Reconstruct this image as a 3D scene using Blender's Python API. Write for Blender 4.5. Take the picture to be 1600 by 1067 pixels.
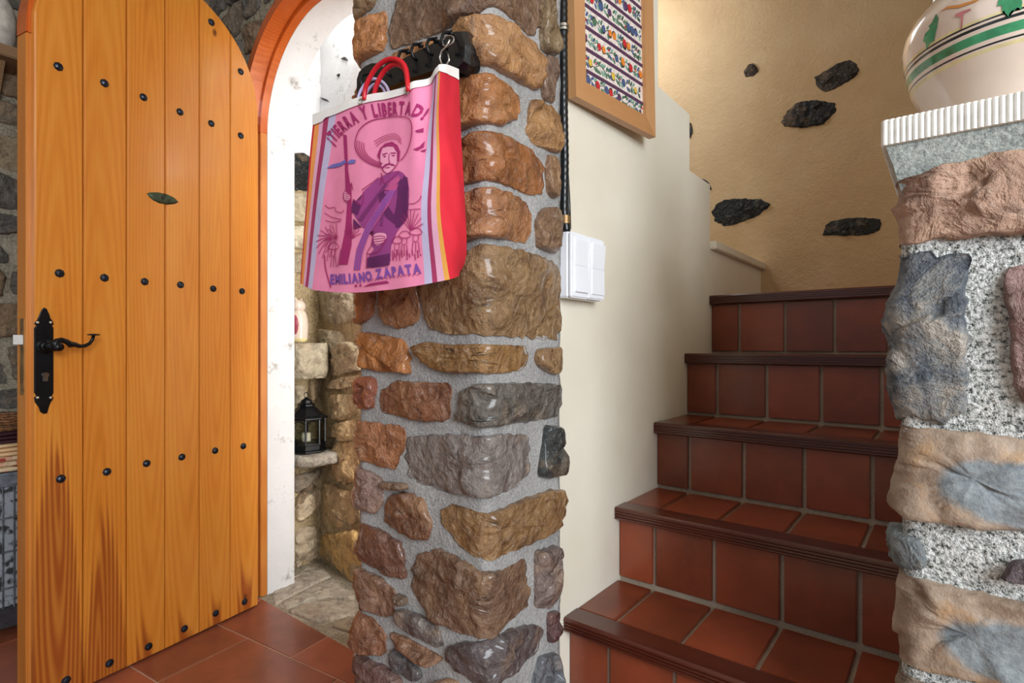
import bpy, bmesh, math, random
from mathutils import Vector, Matrix, noise
from math import sin, cos, pi, radians, sqrt, atan2, hypot

for _o in list(bpy.data.objects):
    bpy.data.objects.remove(_o)
S = bpy.context.scene
COL = S.collection
R = random.Random(7)

# ------------------------------------------------------------------ camera
FPX = 860.0
HX, HY = 800.0, 541.0
YAW = radians(38.3)
CAM = Vector((2.209, -1.162, 1.03))
cd = bpy.data.cameras.new('camera')
cam = bpy.data.objects.new('camera', cd)
COL.objects.link(cam)
cam.location = CAM
cam.rotation_euler = (pi / 2, 0, YAW)
cd.sensor_width = 36
cd.lens = 36 * FPX / 1600
cd.shift_y = (HY - 533.5) / 1600
cd.clip_start = 0.02
S.camera = cam

# ------------------------------------------------------------------ world, light, exposure
S.view_settings.view_transform = 'Standard'
S.view_settings.look = 'None'
S.view_settings.gamma = 1
S.view_settings.use_curve_mapping = False
S.view_settings.exposure = 0.0
W = bpy.data.worlds.new('world')
S.world = W
W.use_nodes = True
bg = W.node_tree.nodes['Background']
bg.inputs[0].default_value = (0.82, 0.90, 1.0, 1)
bg.inputs[1].default_value = 0.22


def area(name, loc, target, sx, sy, power, col):
    l = bpy.data.lights.new(name, 'AREA')
    l.shape = 'RECTANGLE'
    l.size, l.size_y = sx, sy
    l.energy = power
    l.color = col
    o = bpy.data.objects.new(name, l)
    COL.objects.link(o)
    o.location = loc
    o.rotation_euler = (Vector(target) - Vector(loc)).to_track_quat('-Z', 'Y').to_euler()
    return o


area('window_light', (4.5, -1.9, 1.85), (1.4, 0.2, 1.2), 1.5, 1.4, 128, (0.88, 0.94, 1.0))
area('room_fill', (0.9, -2.6, 2.3), (0.6, 0.0, 0.9), 1.2, 1.2, 8, (0.98, 0.98, 1.0))  # added fill for the room side, no real lamp
area('passage_daylight', (0.40, 0.2, 2.62), (0.4, 0.2, 0), 0.7, 0.13, 4.5, (1.0, 0.98, 0.95)).rotation_euler = (0, 0, 0)
area('passage_fill', (1.10, 0.205, 1.05), (0.0, 0.205, 0.95), 0.14, 1.9, 21, (0.99, 0.985, 0.97))  # added to brighten the lower passage; no doorway at this end
area('upstairs_daylight', (0.75, 1.2, 2.75), (1.45, 1.65, 1.9), 0.7, 0.7, 10, (0.94, 0.97, 1.0))
area('stairwell_fill', (3.0, 0.9, 2.45), (2.0, 1.3, 1.2), 0.3, 0.3, 0.9, (1.0, 0.74, 0.45))  # added warm fill for the far wall, no known lamp

# ------------------------------------------------------------------ pixel helpers (measuring the photo onto real planes)
RX = Vector((cos(YAW), sin(YAW), 0))
FW = Vector((-sin(YAW), cos(YAW), 0))


def ray(px, py):
    return RX * ((px - HX) / FPX) + FW + Vector((0, 0, (HY - py) / FPX))


def hit(px, py, p0, n):
    d = ray(px, py)
    n = Vector(n)
    t = (Vector(p0) - CAM).dot(n) / d.dot(n)
    return CAM + d * t


def on_x(px, py, x):
    return hit(px, py, (x, 0, 0), (1, 0, 0))


def on_y(px, py, y):
    return hit(px, py, (0, y, 0), (0, 1, 0))


def on_z(px, py, z):
    return hit(px, py, (0, 0, z), (0, 0, 1))


# ------------------------------------------------------------------ object helpers
def props(o, label=None, cat=None, group=None, kind=None):
    if label: o['label'] = label
    if cat: o['category'] = cat
    if group: o['group'] = group
    if kind: o['kind'] = kind
    return o


def empty(name, loc=(0, 0, 0), rz=0.0, **k):
    o = bpy.data.objects.new(name, None)
    COL.objects.link(o)
    o.location = loc
    o.rotation_euler = (0, 0, rz)
    o.empty_display_size = 0.05
    return props(o, **k)


def mesh(name, verts, faces, mats, parent=None, smooth=False, fm=None, **k):
    me = bpy.data.meshes.new(name)
    me.from_pydata([tuple(v) for v in verts], [], faces)
    bm = bmesh.new()
    bm.from_mesh(me)
    bmesh.ops.recalc_face_normals(bm, faces=bm.faces)
    bm.to_mesh(me)
    bm.free()
    if not isinstance(mats, (list, tuple)): mats = [mats]
    for m in mats: me.materials.append(m)
    if fm:
        for p, i in zip(me.polygons, fm): p.material_index = i
    if smooth:
        me.polygons.foreach_set('use_smooth', [True] * len(me.polygons))
    o = bpy.data.objects.new(name, me)
    COL.objects.link(o)
    if parent: o.parent = parent
    return props(o, **k)


class MB:
    """collects simple solids that belong to ONE part"""
    def __init__(s):
        s.v, s.f, s.m = [], [], []

    def add(s, v, f, m=0):
        n = len(s.v)
        s.v += [Vector(p) for p in v]
        s.f += [[i + n for i in q] for q in f]
        s.m += [m] * len(f)
        return s

    def box(s, a, b, bev=0.0, m=0):
        (x0, y0, z0), (x1, y1, z1) = a, b
        if bev <= 0:
            return s.add([(x0, y0, z0), (x1, y0, z0), (x1, y1, z0), (x0, y1, z0), (x0, y0, z1), (x1, y0, z1), (x1, y1, z1), (x0, y1, z1)],
                         [(0, 3, 2, 1), (4, 5, 6, 7), (0, 1, 5, 4), (1, 2, 6, 5), (2, 3, 7, 6), (3, 0, 4, 7)], m)
        bm = bmesh.new()
        r = bmesh.ops.create_cube(bm, size=1)
        for v in bm.verts:
            v.co = Vector((x0 if v.co.x < 0 else x1, y0 if v.co.y < 0 else y1, z0 if v.co.z < 0 else z1))
        bmesh.ops.bevel(bm, geom=bm.edges[:], offset=bev, segments=2, affect='EDGES')
        bm.verts.index_update()
        s.add([v.co.copy() for v in bm.verts], [[v.index for v in f.verts] for f in bm.faces], m)
        bm.free()
        return s

    def tube(s, pts, r, seg=10, m=0, caps=True):
        pts = [Vector(p) for p in pts]
        rr = r if isinstance(r, (list, tuple)) else [r] * len(pts)
        vs, fs = [], []
        up = None
        for i, p in enumerate(pts):
            t = (pts[min(i + 1, len(pts) - 1)] - pts[max(i - 1, 0)]).normalized()
            if up is None:
                up = Vector((0, 0, 1)) if abs(t.z) < 0.9 else Vector((1, 0, 0))
            a = (up - t * up.dot(t)).normalized()
            up = a
            b = t.cross(a)
            for k in range(seg):
                an = 2 * pi * k / seg
                vs.append(p + (a * cos(an) + b * sin(an)) * rr[i])
        for i in range(len(pts) - 1):
            for k in range(seg):
                k2 = (k + 1) % seg
                fs.append((i * seg + k, i * seg + k2, (i + 1) * seg + k2, (i + 1) * seg + k))
        if caps:
            fs.append(list(range(seg))[::-1])
            fs.append([(len(pts) - 1) * seg + k for k in range(seg)])
        return s.add(vs, fs, m)

    def lathe(s, prof, c=(0, 0, 0), seg=32, mats=None, rot=0.0):
        c = Vector(c)
        vs, fs, ms = [], [], []
        for (r, z) in prof:
            for k in range(seg):
                an = 2 * pi * k / seg + rot
                vs.append(c + Vector((r * cos(an), r * sin(an), z)))
        for i in range(len(prof) - 1):
            for k in range(seg):
                k2 = (k + 1) % seg
                fs.append((i * seg + k, i * seg + k2, (i + 1) * seg + k2, (i + 1) * seg + k))
                ms.append(mats[i] if mats else 0)
        fs.append(list(range(seg))[::-1]); ms.append(mats[0] if mats else 0)
        fs.append([(len(prof) - 1) * seg + k for k in range(seg)]); ms.append(mats[-1] if mats else 0)
        n = len(s.v)
        s.v += vs
        s.f += [[i + n for i in q] for q in fs]
        s.m += ms
        return s

    def prism(s, front, back, m=0):
        """front/back: equal length closed loops in 3D"""
        n = len(front)
        return s.add(list(front) + list(back), [list(range(n)), list(range(2 * n - 1, n - 1, -1))] +
                     [(i, i + n, (i + 1) % n + n, (i + 1) % n) for i in range(n)], m)

    def loops(s, ls, m=0, cap=True):
        n = len(ls[0])
        vs = [p for l in ls for p in l]
        fs = []
        for j in range(len(ls) - 1):
            fs += [(j * n + i, j * n + (i + 1) % n, (j + 1) * n + (i + 1) % n, (j + 1) * n + i) for i in range(n)]
        if cap:
            fs.append(list(range(n))[::-1])
            fs.append([(len(ls) - 1) * n + i for i in range(n)])
        return s.add(vs, fs, m)

    def ball(s, c, rx, ry=None, rz=None, seg=12, m=0):
        ry = ry or rx
        rz = rz or rx
        c = Vector(c)
        vs, fs = [c + Vector((0, 0, rz))], []
        nr = seg // 2
        for j in range(1, nr):
            t = pi * j / nr
            for k in range(seg):
                a = 2 * pi * k / seg
                vs.append(c + Vector((rx * sin(t) * cos(a), ry * sin(t) * sin(a), rz * cos(t))))
        vs.append(c - Vector((0, 0, rz)))
        for k in range(seg):
            fs.append((0, 1 + k, 1 + (k + 1) % seg))
            for j in range(nr - 2):
                a, b = 1 + j * seg, 1 + (j + 1) * seg
                fs.append((a + k, b + k, b + (k + 1) % seg, a + (k + 1) % seg))
            b = 1 + (nr - 2) * seg
            fs.append((b + k, len(vs) - 1, b + (k + 1) % seg))
        return s.add(vs, fs, m)

    def build(s, name, mats, parent=None, smooth=False, **k):
        return mesh(name, s.v, s.f, mats, parent, smooth, s.m, **k)


# ------------------------------------------------------------------ materials
def lin(c):
    return tuple(((x / 255) / 12.92 if x / 255 <= 0.04045 else ((x / 255 + 0.055) / 1.055) ** 2.4) for x in c) + (1,)


class N:
    def __init__(s, name, rough=0.6, spec=0.5, coat=0.0, metal=0.0):
        s.mat = bpy.data.materials.new(name)
        s.mat.use_nodes = True
        s.t = s.mat.node_tree
        s.b = s.t.nodes['Principled BSDF']
        s.b.inputs['Roughness'].default_value = rough
        s.b.inputs['Specular IOR Level'].default_value = spec
        s.b.inputs['Metallic'].default_value = metal
        if coat:
            s.b.inputs['Coat Weight'].default_value = coat
            s.b.inputs['Coat Roughness'].default_value = 0.16

    def n(s, typ, **k):
        x = s.t.nodes.new(typ)
        for a, v in k.items(): setattr(x, a, v)
        return x

    def l(s, a, b):
        s.t.links.new(a, b)

    def coord(s, out='Object', scale=(1, 1, 1), rnd=False):
        tc = s.n('ShaderNodeTexCoord')
        mp = s.n('ShaderNodeMapping')
        mp.inputs['Scale'].default_value = scale
        s.l(tc.outputs[out], mp.inputs['Vector'])
        if rnd:
            oi = s.n('ShaderNodeObjectInfo')
            mu = s.n('ShaderNodeVectorMath', operation='SCALE')
            cb = s.n('ShaderNodeCombineXYZ')
            for i in range(3): s.l(oi.outputs['Random'], cb.inputs[i])
            s.l(cb.outputs[0], mu.inputs[0])
            mu.inputs['Scale'].default_value = 37.0
            s.l(mu.outputs[0], mp.inputs['Location'])
        return mp.outputs[0]

    def noise(s, vec, scale, detail=4, rough=0.6, dist=0.0):
        x = s.n('ShaderNodeTexNoise')
        x.inputs['Scale'].default_value = scale
        x.inputs['Detail'].default_value = detail
        x.inputs['Roughness'].default_value = rough
        x.inputs['Distortion'].default_value = dist
        s.l(vec, x.inputs['Vector'])
        return x.outputs['Fac']

    def ramp(s, fac, stops):
        x = s.n('ShaderNodeValToRGB')
        e = x.color_ramp.elements
        while len(e) > 1: e.remove(e[-1])
        e[0].position, e[0].color = stops[0][0], lin(stops[0][1]) if len(stops[0][1]) == 3 else stops[0][1]
        for p, c in stops[1:]:
            q = e.new(p)
            q.color = lin(c) if len(c) == 3 else c
        s.l(fac, x.inputs['Fac'])
        return x.outputs['Color']

    def fr(s, fac, a, b):
        """0..1 float ramp between a and b"""
        x = s.n('ShaderNodeMapRange')
        x.inputs['From Min'].default_value = a
        x.inputs['From Max'].default_value = b
        s.l(fac, x.inputs['Value'])
        return x.outputs[0]

    def mix(s, f, a, b, mode='MIX'):
        x = s.n('ShaderNodeMix', data_type='RGBA', blend_type=mode)
        for v, i in ((f, 0), (a, 6), (b, 7)):
            if hasattr(v, 'links'): s.l(v, x.inputs[i])
            else: x.inputs[i].default_value = v if i == 0 else (lin(v) if len(v) == 3 else v)
        return x.outputs[2]

    def math(s, op, a, b=0.0):
        x = s.n('ShaderNodeMath', operation=op)
        for v, i in ((a, 0), (b, 1)):
            if hasattr(v, 'links'): s.l(v, x.inputs[i])
            else: x.inputs[i].default_value = v
        return x.outputs[0]

    def base(s, c):
        if hasattr(c, 'links'): s.l(c, s.b.inputs['Base Color'])
        else: s.b.inputs['Base Color'].default_value = lin(c)
        return s

    def bump(s, h, strength=0.3, dist=0.01):
        x = s.n('ShaderNodeBump')
        x.inputs['Strength'].default_value = strength
        x.inputs['Distance'].default_value = dist
        s.l(h, x.inputs['Height'])
        s.l(x.outputs[0], s.b.inputs['Normal'])
        return s


def plain(name, col, rough=0.5, metal=0.0, var=0.08, spec=0.5, coat=0.0, nscale=30, bump=0.0):
    m = N(name, rough, spec, coat, metal)
    v = m.coord()
    f = m.noise(v, nscale, 3)
    dk = tuple(c * (1 - 2 * var) for c in col)
    lt = tuple(min(255, c * (1 + var)) for c in col)
    m.base(m.ramp(f, [(0.3, dk), (0.7, lt)]))
    if bump: m.bump(m.noise(v, nscale * 6, 3), bump, 0.003)
    return m.mat


def stone_mat(name, rough=0.38, coat=0.5, bstr=0.85, spots=True):
    m = N(name, rough, 0.5, coat)
    v = m.coord('Object', rnd=True)
    oi = m.n('ShaderNodeObjectInfo')
    c = oi.outputs['Color']
    n1 = m.noise(v, 22, 6, 0.65, 0.6)
    n2 = m.noise(v, 9, 3, 0.5, 1.2)
    n3 = m.noise(v, 90, 4, 0.7)
    dark = m.mix(1.0, c, (0.50, 0.44, 0.42, 1), 'MULTIPLY')
    lite = m.mix(0.35, c, (214, 170, 120))
    c1 = m.mix(m.fr(n1, 0.42, 0.68), c, dark)
    c2 = m.mix(m.math('MULTIPLY', m.fr(n2, 0.55, 0.75), 0.75), c1, lite)
    c3 = m.mix(m.math('MULTIPLY', m.fr(n3, 0.55, 0.8), 0.3), c2, (235, 222, 205))
    hs = m.n('ShaderNodeHueSaturation')
    hs.inputs['Saturation'].default_value = 0.95
    m.l(c3, hs.inputs['Color'])
    m.base(hs.outputs[0])
    hgt = m.math('ADD', m.math('MULTIPLY', n1, 1.6), m.math('MULTIPLY', n3, 0.5))
    vo = m.n('ShaderNodeTexVoronoi', feature='F1')
    vo.inputs['Scale'].default_value = 38
    m.l(v, vo.inputs['Vector'])
    vd = m.n('ShaderNodeVectorMath', operation='ADD')
    m.l(v, vd.inputs[0])
    nd = m.n('ShaderNodeTexNoise')
    nd.inputs['Scale'].default_value = 16
    m.l(v, nd.inputs['Vector'])
    ns = m.n('ShaderNodeVectorMath', operation='SCALE')
    ns.inputs['Scale'].default_value = 0.05
    m.l(nd.outputs['Color'], ns.inputs[0])
    m.l(ns.outputs[0], vd.inputs[1])
    m.l(vd.outputs[0], vo.inputs['Vector'])
    hgt = m.math('ADD', hgt, m.math('MULTIPLY', vo.outputs['Distance'], 0.7))
    m.bump(hgt, bstr, 0.014)
    return m.mat


def core_stone_mat(name):
    """tan rind around a blue-grey heart, as in the big blocks of the right pier"""
    m = N(name, 0.55, 0.4, 0.05)
    tc = m.n('ShaderNodeTexCoord')
    mp = m.n('ShaderNodeMapping')
    mp.inputs['Location'].default_value = (-0.62, 0, -0.44)
    m.l(tc.outputs['Generated'], mp.inputs['Vector'])
    sc = m.n('ShaderNodeVectorMath', operation='MULTIPLY')
    sc.inputs[1].default_value = (1.0, 0.0, 1.15)
    m.l(mp.outputs[0], sc.inputs[0])
    ln = m.n('ShaderNodeVectorMath', operation='LENGTH')
    m.l(sc.outputs[0], ln.inputs[0])
    v = m.coord('Object', rnd=True)
    n1 = m.noise(v, 14, 5, 0.6)
    n2 = m.noise(v, 110, 4, 0.7)
    d = m.math('ADD', ln.outputs['Value'], m.math('MULTIPLY', m.math('SUBTRACT', n1, 0.5), 0.25))
    rim = m.ramp(n1, [(0.35, (132, 110, 92)), (0.5, (168, 148, 130)), (0.68, (186, 146, 100))])
    core = m.ramp(n2, [(0.3, (112, 120, 126)), (0.7, (146, 152, 154))])
    m.base(m.mix(m.fr(d, 0.40, 0.33), rim, core))
    m.bump(m.math('ADD', m.math('MULTIPLY', n1, 2.0), m.math('MULTIPLY', n2, 0.5)), 0.5, 0.008)
    return m.mat


def mortar_mat(name, a, b, sc=70, strength=0.7, dist=0.01):
    m = N(name, 0.95, 0.2)
    v = m.coord()
    n1 = m.noise(v, sc, 5, 0.75)
    n2 = m.noise(v, 6, 3)
    n3 = m.noise(v, sc * 3, 3, 0.7)
    c = m.ramp(m.math('ADD', m.math('MULTIPLY', n3, 0.6), m.math('MULTIPLY', n2, 0.4)), [(0.36, a), (0.6, b)])
    m.base(c)
    m.bump(m.math('ADD', n1, m.math('MULTIPLY', n3, 0.5)), strength, dist)
    return m.mat


def speckle_mortar_mat(name):
    m = N(name, 0.95, 0.2)
    v = m.coord()
    n1 = m.noise(v, 150, 3, 0.8)
    n2 = m.noise(v, 60, 3)
    m.base(m.ramp(n1, [(0.36, (70, 70, 66)), (0.47, (176, 178, 174)), (0.6, (232, 232, 228))]))
    m.bump(m.math('ADD', n1, n2), 0.9, 0.008)
    return m.mat


def plaster_mat(name, a, b, bump=0.25, sc=26, spots=None, dist=0.01):
    m = N(name, 0.85, 0.25)
    v = m.coord()
    n1 = m.noise(v, sc, 6, 0.62, 0.4)
    n2 = m.noise(v, 2.2, 3)
    n3 = m.noise(v, sc * 4, 4, 0.7)
    c = m.ramp(n2, [(0.35, a), (0.65, b)])
    if spots:
        c = m.mix(m.math('MULTIPLY', m.fr(m.noise(v, 9, 6, 0.78), 0.57, 0.68), 0.8), c, spots)
    m.base(c)
    m.bump(m.math('ADD', n1, m.math('MULTIPLY', n3, 0.35)), bump, dist)
    return m.mat


def wood_mat(name, light, mid, dark, rough=0.36, coat=0.35, freq=60.0, stain=None, axis='z'):
    """grain along one local axis: cathedral rings + fine streaks, knots; optional redder heartwood at the foot"""
    m = N(name, rough, 0.5, coat)
    v = m.coord('Object')
    oi = m.n('ShaderNodeObjectInfo')
    rnd = oi.outputs['Random']
    sx = m.n('ShaderNodeSeparateXYZ')
    m.l(v, sx.inputs[0])
    if axis == 'x': ox, oy, oz = sx.outputs[2], sx.outputs[1], sx.outputs[0]
    elif axis == 'y': ox, oy, oz = sx.outputs[0], sx.outputs[2], sx.outputs[1]
    else: ox, oy, oz = sx.outputs[0], sx.outputs[1], sx.outputs[2]
    r37 = m.math('MULTIPLY', rnd, 37.0)

    def vec(kz):
        cb = m.n('ShaderNodeCombineXYZ')
        m.l(m.math('ADD', ox, r37), cb.inputs[0])
        m.l(oy, cb.inputs[1])
        m.l(m.math('ADD', m.math('MULTIPLY', oz, kz), r37), cb.inputs[2])
        return cb.outputs[0]
    wob = m.noise(vec(0.10), 10, 2, 0.4)
    x = m.math('ADD', ox, m.math('MULTIPLY', m.math('SUBTRACT', rnd, 0.5), 0.04))
    xw = m.math('ADD', x, m.math('MULTIPLY', m.math('SUBTRACT', wob, 0.5), 0.030))
    z = m.math('MULTIPLY', m.math('SUBTRACT', oz, m.math('MULTIPLY', rnd, 1.9)), 0.045)
    d = m.math('SQRT', m.math('ADD', m.math('MULTIPLY', xw, xw), m.math('MULTIPLY', z, z)))
    ring = m.math('ADD', m.math('MULTIPLY', m.math('SINE', m.math('MULTIPLY', d, freq * 10)), 0.5), 0.5)
    fine = m.noise(vec(0.02), 260, 4, 0.7)
    broad = m.noise(vec(0.10), 12, 3, 0.5)
    f = m.math('ADD', m.math('MULTIPLY', ring, 0.12), m.math('ADD', m.math('MULTIPLY', fine, 0.35), m.math('MULTIPLY', broad, 0.45)))
    c = m.ramp(f, [(0.28, light), (0.52, mid), (0.80, dark)])
    if stain:
        # how far the redder heartwood climbs is set per plank
        sc = m.n('ShaderNodeSeparateColor')
        m.l(oi.outputs['Color'], sc.inputs[0])
        edge = m.math('ADD', m.math('MULTIPLY', wob, 0.16), m.math('MULTIPLY', ring, 0.10))
        xo = m.math('ABSOLUTE', m.math('SUBTRACT', ox, sc.outputs[1]))
        t = m.math('SUBTRACT', m.math('ADD', sc.outputs[0], edge), m.math('ADD', oz, m.math('MULTIPLY', m.math('MULTIPLY', xo, xo), 130.0)))
        c = m.mix(m.math('MULTIPLY', m.fr(t, 0.0, 0.12), m.math('ADD', m.math('MULTIPLY', ring, 0.40), 0.40)), c, stain)
    vk = m.n('ShaderNodeTexVoronoi', feature='F1')
    vk.inputs['Scale'].default_value = 5.0
    m.l(vec(0.6), vk.inputs['Vector'])
    c = m.mix(m.math('MULTIPLY', m.fr(vk.outputs['Distance'], 0.055, 0.025), 0.85), c, (84, 36, 12))
    m.base(c)
    m.bump(f, 0.06, 0.004)
    return m.mat


M = {}
M['stone'] = stone_mat('varnished_stone')
M['stone_dull'] = stone_mat('dull_stone', 0.75, 0.0, 0.9)
def patchy_mat(name):
    m = N(name, 0.7, 0.4, 0.1)
    v = m.coord('Object', rnd=True)
    a, b_ = m.noise(v, 11, 7, 0.72, 0.8), m.noise(v, 70, 4, 0.7)
    m.base(m.ramp(m.math('ADD', m.math('MULTIPLY', a, 0.8), m.math('MULTIPLY', b_, 0.2)), [(0.36, (46, 50, 58)), (0.45, (92, 98, 106)), (0.53, (136, 136, 134)), (0.60, (168, 158, 146)), (0.68, (226, 222, 216))]))
    m.bump(m.math('ADD', m.math('MULTIPLY', a, 2.0), b_), 0.9, 0.012)
    return m.mat


M['patchy_stone'] = patchy_mat('patchy_grey_stone')
M['core_stone'] = core_stone_mat('blue_heart_stone')
M['mortar'] = mortar_mat('grey_mortar', (140, 138, 136), (188, 186, 184))
M['mortar_old'] = mortar_mat('old_mortar', (120, 112, 96), (180, 170, 150), 30, 0.9, 0.02)
M['mortar_earth'] = mortar_mat('earthy_mortar', (160, 138, 102), (220, 198, 158), 26, 1.0, 0.03)
M['mortar_white'] = speckle_mortar_mat('speckled_white_mortar')
M['cream'] = plaster_mat('cream_plaster', (222, 213, 194), (232, 225, 208), 0.10, 14)
M['tan'] = plaster_mat('rough_dimmed_plaster', (200, 167, 126), (213, 184, 144), 0.5, 44, None, 0.012)  # cream plaster with the stairwell's dim, warm light put into its colour
M['white'] = plaster_mat('white_limewash', (216, 216, 216), (230, 230, 230), 0.30, 20, (136, 132, 124))
M['white_clean'] = plaster_mat('white_paint', (238, 230, 224), (248, 244, 240), 0.25, 20)
M['pine'] = wood_mat('honey_pine', (218, 145, 58), (206, 125, 40), (170, 92, 25), stain=(140, 58, 20))
M['pine_edge'] = wood_mat('pine_edge', (208, 138, 62), (194, 116, 44), (160, 88, 28))
M['red_wood'] = wood_mat('red_stained_wood', (206, 104, 40), (188, 86, 28), (154, 64, 18), 0.25, 0.6)
M['frame_wood'] = wood_mat('beech_frame', (200, 152, 106), (188, 138, 92), (166, 114, 70), 0.4, 0.15, 40)
M['frame_wood_h'] = wood_mat('beech_frame_rail', (194, 144, 98), (180, 128, 82), (158, 104, 62), 0.4, 0.15, 40, axis='y')
M['shelf_wood'] = wood_mat('old_shelf_wood', (150, 120, 86), (130, 98, 66), (96, 70, 46), 0.7, 0.0, axis='y')
M['iron'] = plain('black_iron', (16, 18, 22), 0.32, 0.3, 0.25, nscale=60)
M['stud'] = plain('stud_iron', (34, 40, 52), 0.35, 0.5, 0.2)
M['chrome'] = plain('chrome', (210, 210, 206), 0.2, 1.0, 0.04)
M['bright_metal'] = plain('bright_metal', (232, 230, 224), 0.5, 0.4, 0.03)
M['brass'] = plain('aged_brass', (150, 118, 78), 0.45, 0.6, 0.15)
M['patina'] = plain('green_patina', (72, 84, 66), 0.5, 0.6, 0.25, nscale=80)
M['black_wood'] = plain('black_painted_wood', (14, 14, 18), 0.22, 0.0, 0.3, coat=0.4, nscale=14, bump=0.25)
M['rubber'] = plain('black_conduit', (18, 22, 26), 0.3, 0.0, 0.2)
M['plastic'] = plain('white_plastic', (240, 242, 248), 0.3, 0.0, 0.01, nscale=4)
M['glaze'] = plain('cream_glaze', (230, 210, 194), 0.12, 0.0, 0.03, coat=0.6, nscale=6)
M['g_green'] = plain('green_glaze', (70, 150, 104), 0.12, 0, 0.15, coat=0.6, nscale=24)
M['g_black'] = plain('black_glaze', (40, 44, 44), 0.15, 0, 0.1, coat=0.6)
M['g_yellow'] = plain('yellow_glaze', (228, 212, 158), 0.15, 0, 0.05, coat=0.6)
M['g_pink'] = plain('pink_glaze', (200, 128, 128), 0.15, 0, 0.1, coat=0.6)
M['g_orange'] = plain('amber_glaze', (200, 132, 66), 0.15, 0, 0.1, coat=0.6)
M['navy'] = plain('navy_glaze', (14, 22, 42), 0.12, 0, 0.1, coat=0.5)
M['cloth_white'] = plain('white_ribbed_trim', (232, 230, 224), 0.8, 0, 0.03, nscale=50)
M['cement'] = mortar_mat('grey_cement', (104, 112, 112), (184, 190, 184), 60, 0.6, 0.006)
M['grout'] = mortar_mat('grey_grout', (146, 128, 112), (180, 164, 148), 90, 0.4, 0.004)
M['grout_floor'] = mortar_mat('floor_grout', (170, 140, 118), (204, 178, 156), 90, 0.4, 0.004)


def tile_mat(name, col, rough=0.35, coat=0.2):
    m = N(name, rough, 0.5, coat)
    v = m.coord('Object', rnd=True)
    oi = m.n('ShaderNodeObjectInfo')
    a = m.noise(v, 7, 4, 0.6)
    b = m.noise(v, 160, 3, 0.6)
    dk = tuple(c * 0.80 for c in col)
    lt = tuple(min(255, c * 1.10) for c in col)
    c = m.ramp(m.math('ADD', m.math('MULTIPLY', a, 0.7), m.math('MULTIPLY', oi.outputs['Random'], 0.3)), [(0.3, dk), (0.7, lt)])
    c = m.mix(m.math('MULTIPLY', m.fr(b, 0.68, 0.78), 0.5), c, (206, 150, 110))
    m.base(c)
    m.bump(m.math('ADD', a, m.math('MULTIPLY', b, 0.1)), 0.12, 0.004)
    return m.mat


M['tile'] = tile_mat('stair_terracotta', (136, 64, 38))
M['floor_tile'] = tile_mat('floor_terracotta', (154, 86, 62), 0.38)
M['nosing'] = wood_mat('dark_nosing_wood', (92, 40, 22), (74, 28, 16), (46, 16, 10), 0.28, 0.4, axis='x')
gm = N('clear_glass', 0.05)
gm.b.inputs['Transmission Weight'].default_value = 1.0
gm.b.inputs['IOR'].default_value = 1.1
gm.base((240, 244, 240))
M['glass'] = gm.mat

# ------------------------------------------------------------------ stones
def chaikin(p, k=1, w=.22):
    for _ in range(k):
        q = []
        for i in range(len(p)):
            a, b = p[i], p[(i + 1) % len(p)]
            q.append((a[0] * (1 - w) + b[0] * w, a[1] * (1 - w) + b[1] * w))
            q.append((a[0] * w + b[0] * (1 - w), a[1] * w + b[1] * (1 - w)))
        p = q
    return p


def resample(p, n):
    L = [0.0]
    for i in range(len(p)):
        a, b = p[i], p[(i + 1) % len(p)]
        L.append(L[-1] + hypot(b[0] - a[0], b[1] - a[1]))
    out, j = [], 0
    for k in range(n):
        d = L[-1] * k / n
        while L[j + 1] < d: j += 1
        t = (d - L[j]) / max(1e-9, L[j + 1] - L[j])
        a, b = p[j], p[(j + 1) % len(p)]
        out.append((a[0] + (b[0] - a[0]) * t, a[1] + (b[1] - a[1]) * t))
    return out


def perim(p):
    return sum(hypot(p[i][0] - p[i - 1][0], p[i][1] - p[i - 1][1]) for i in range(len(p)))


PROF = [(1.0, -0.6), (1.0, 0.25), (0.985, 0.65), (0.95, 0.92), (0.87, 1.0), (0.77, 1.03), (0.66, 1.04), (0.54, 1.06), (0.42, 1.07), (0.29, 1.08), (0.15, 1.1)]


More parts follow.
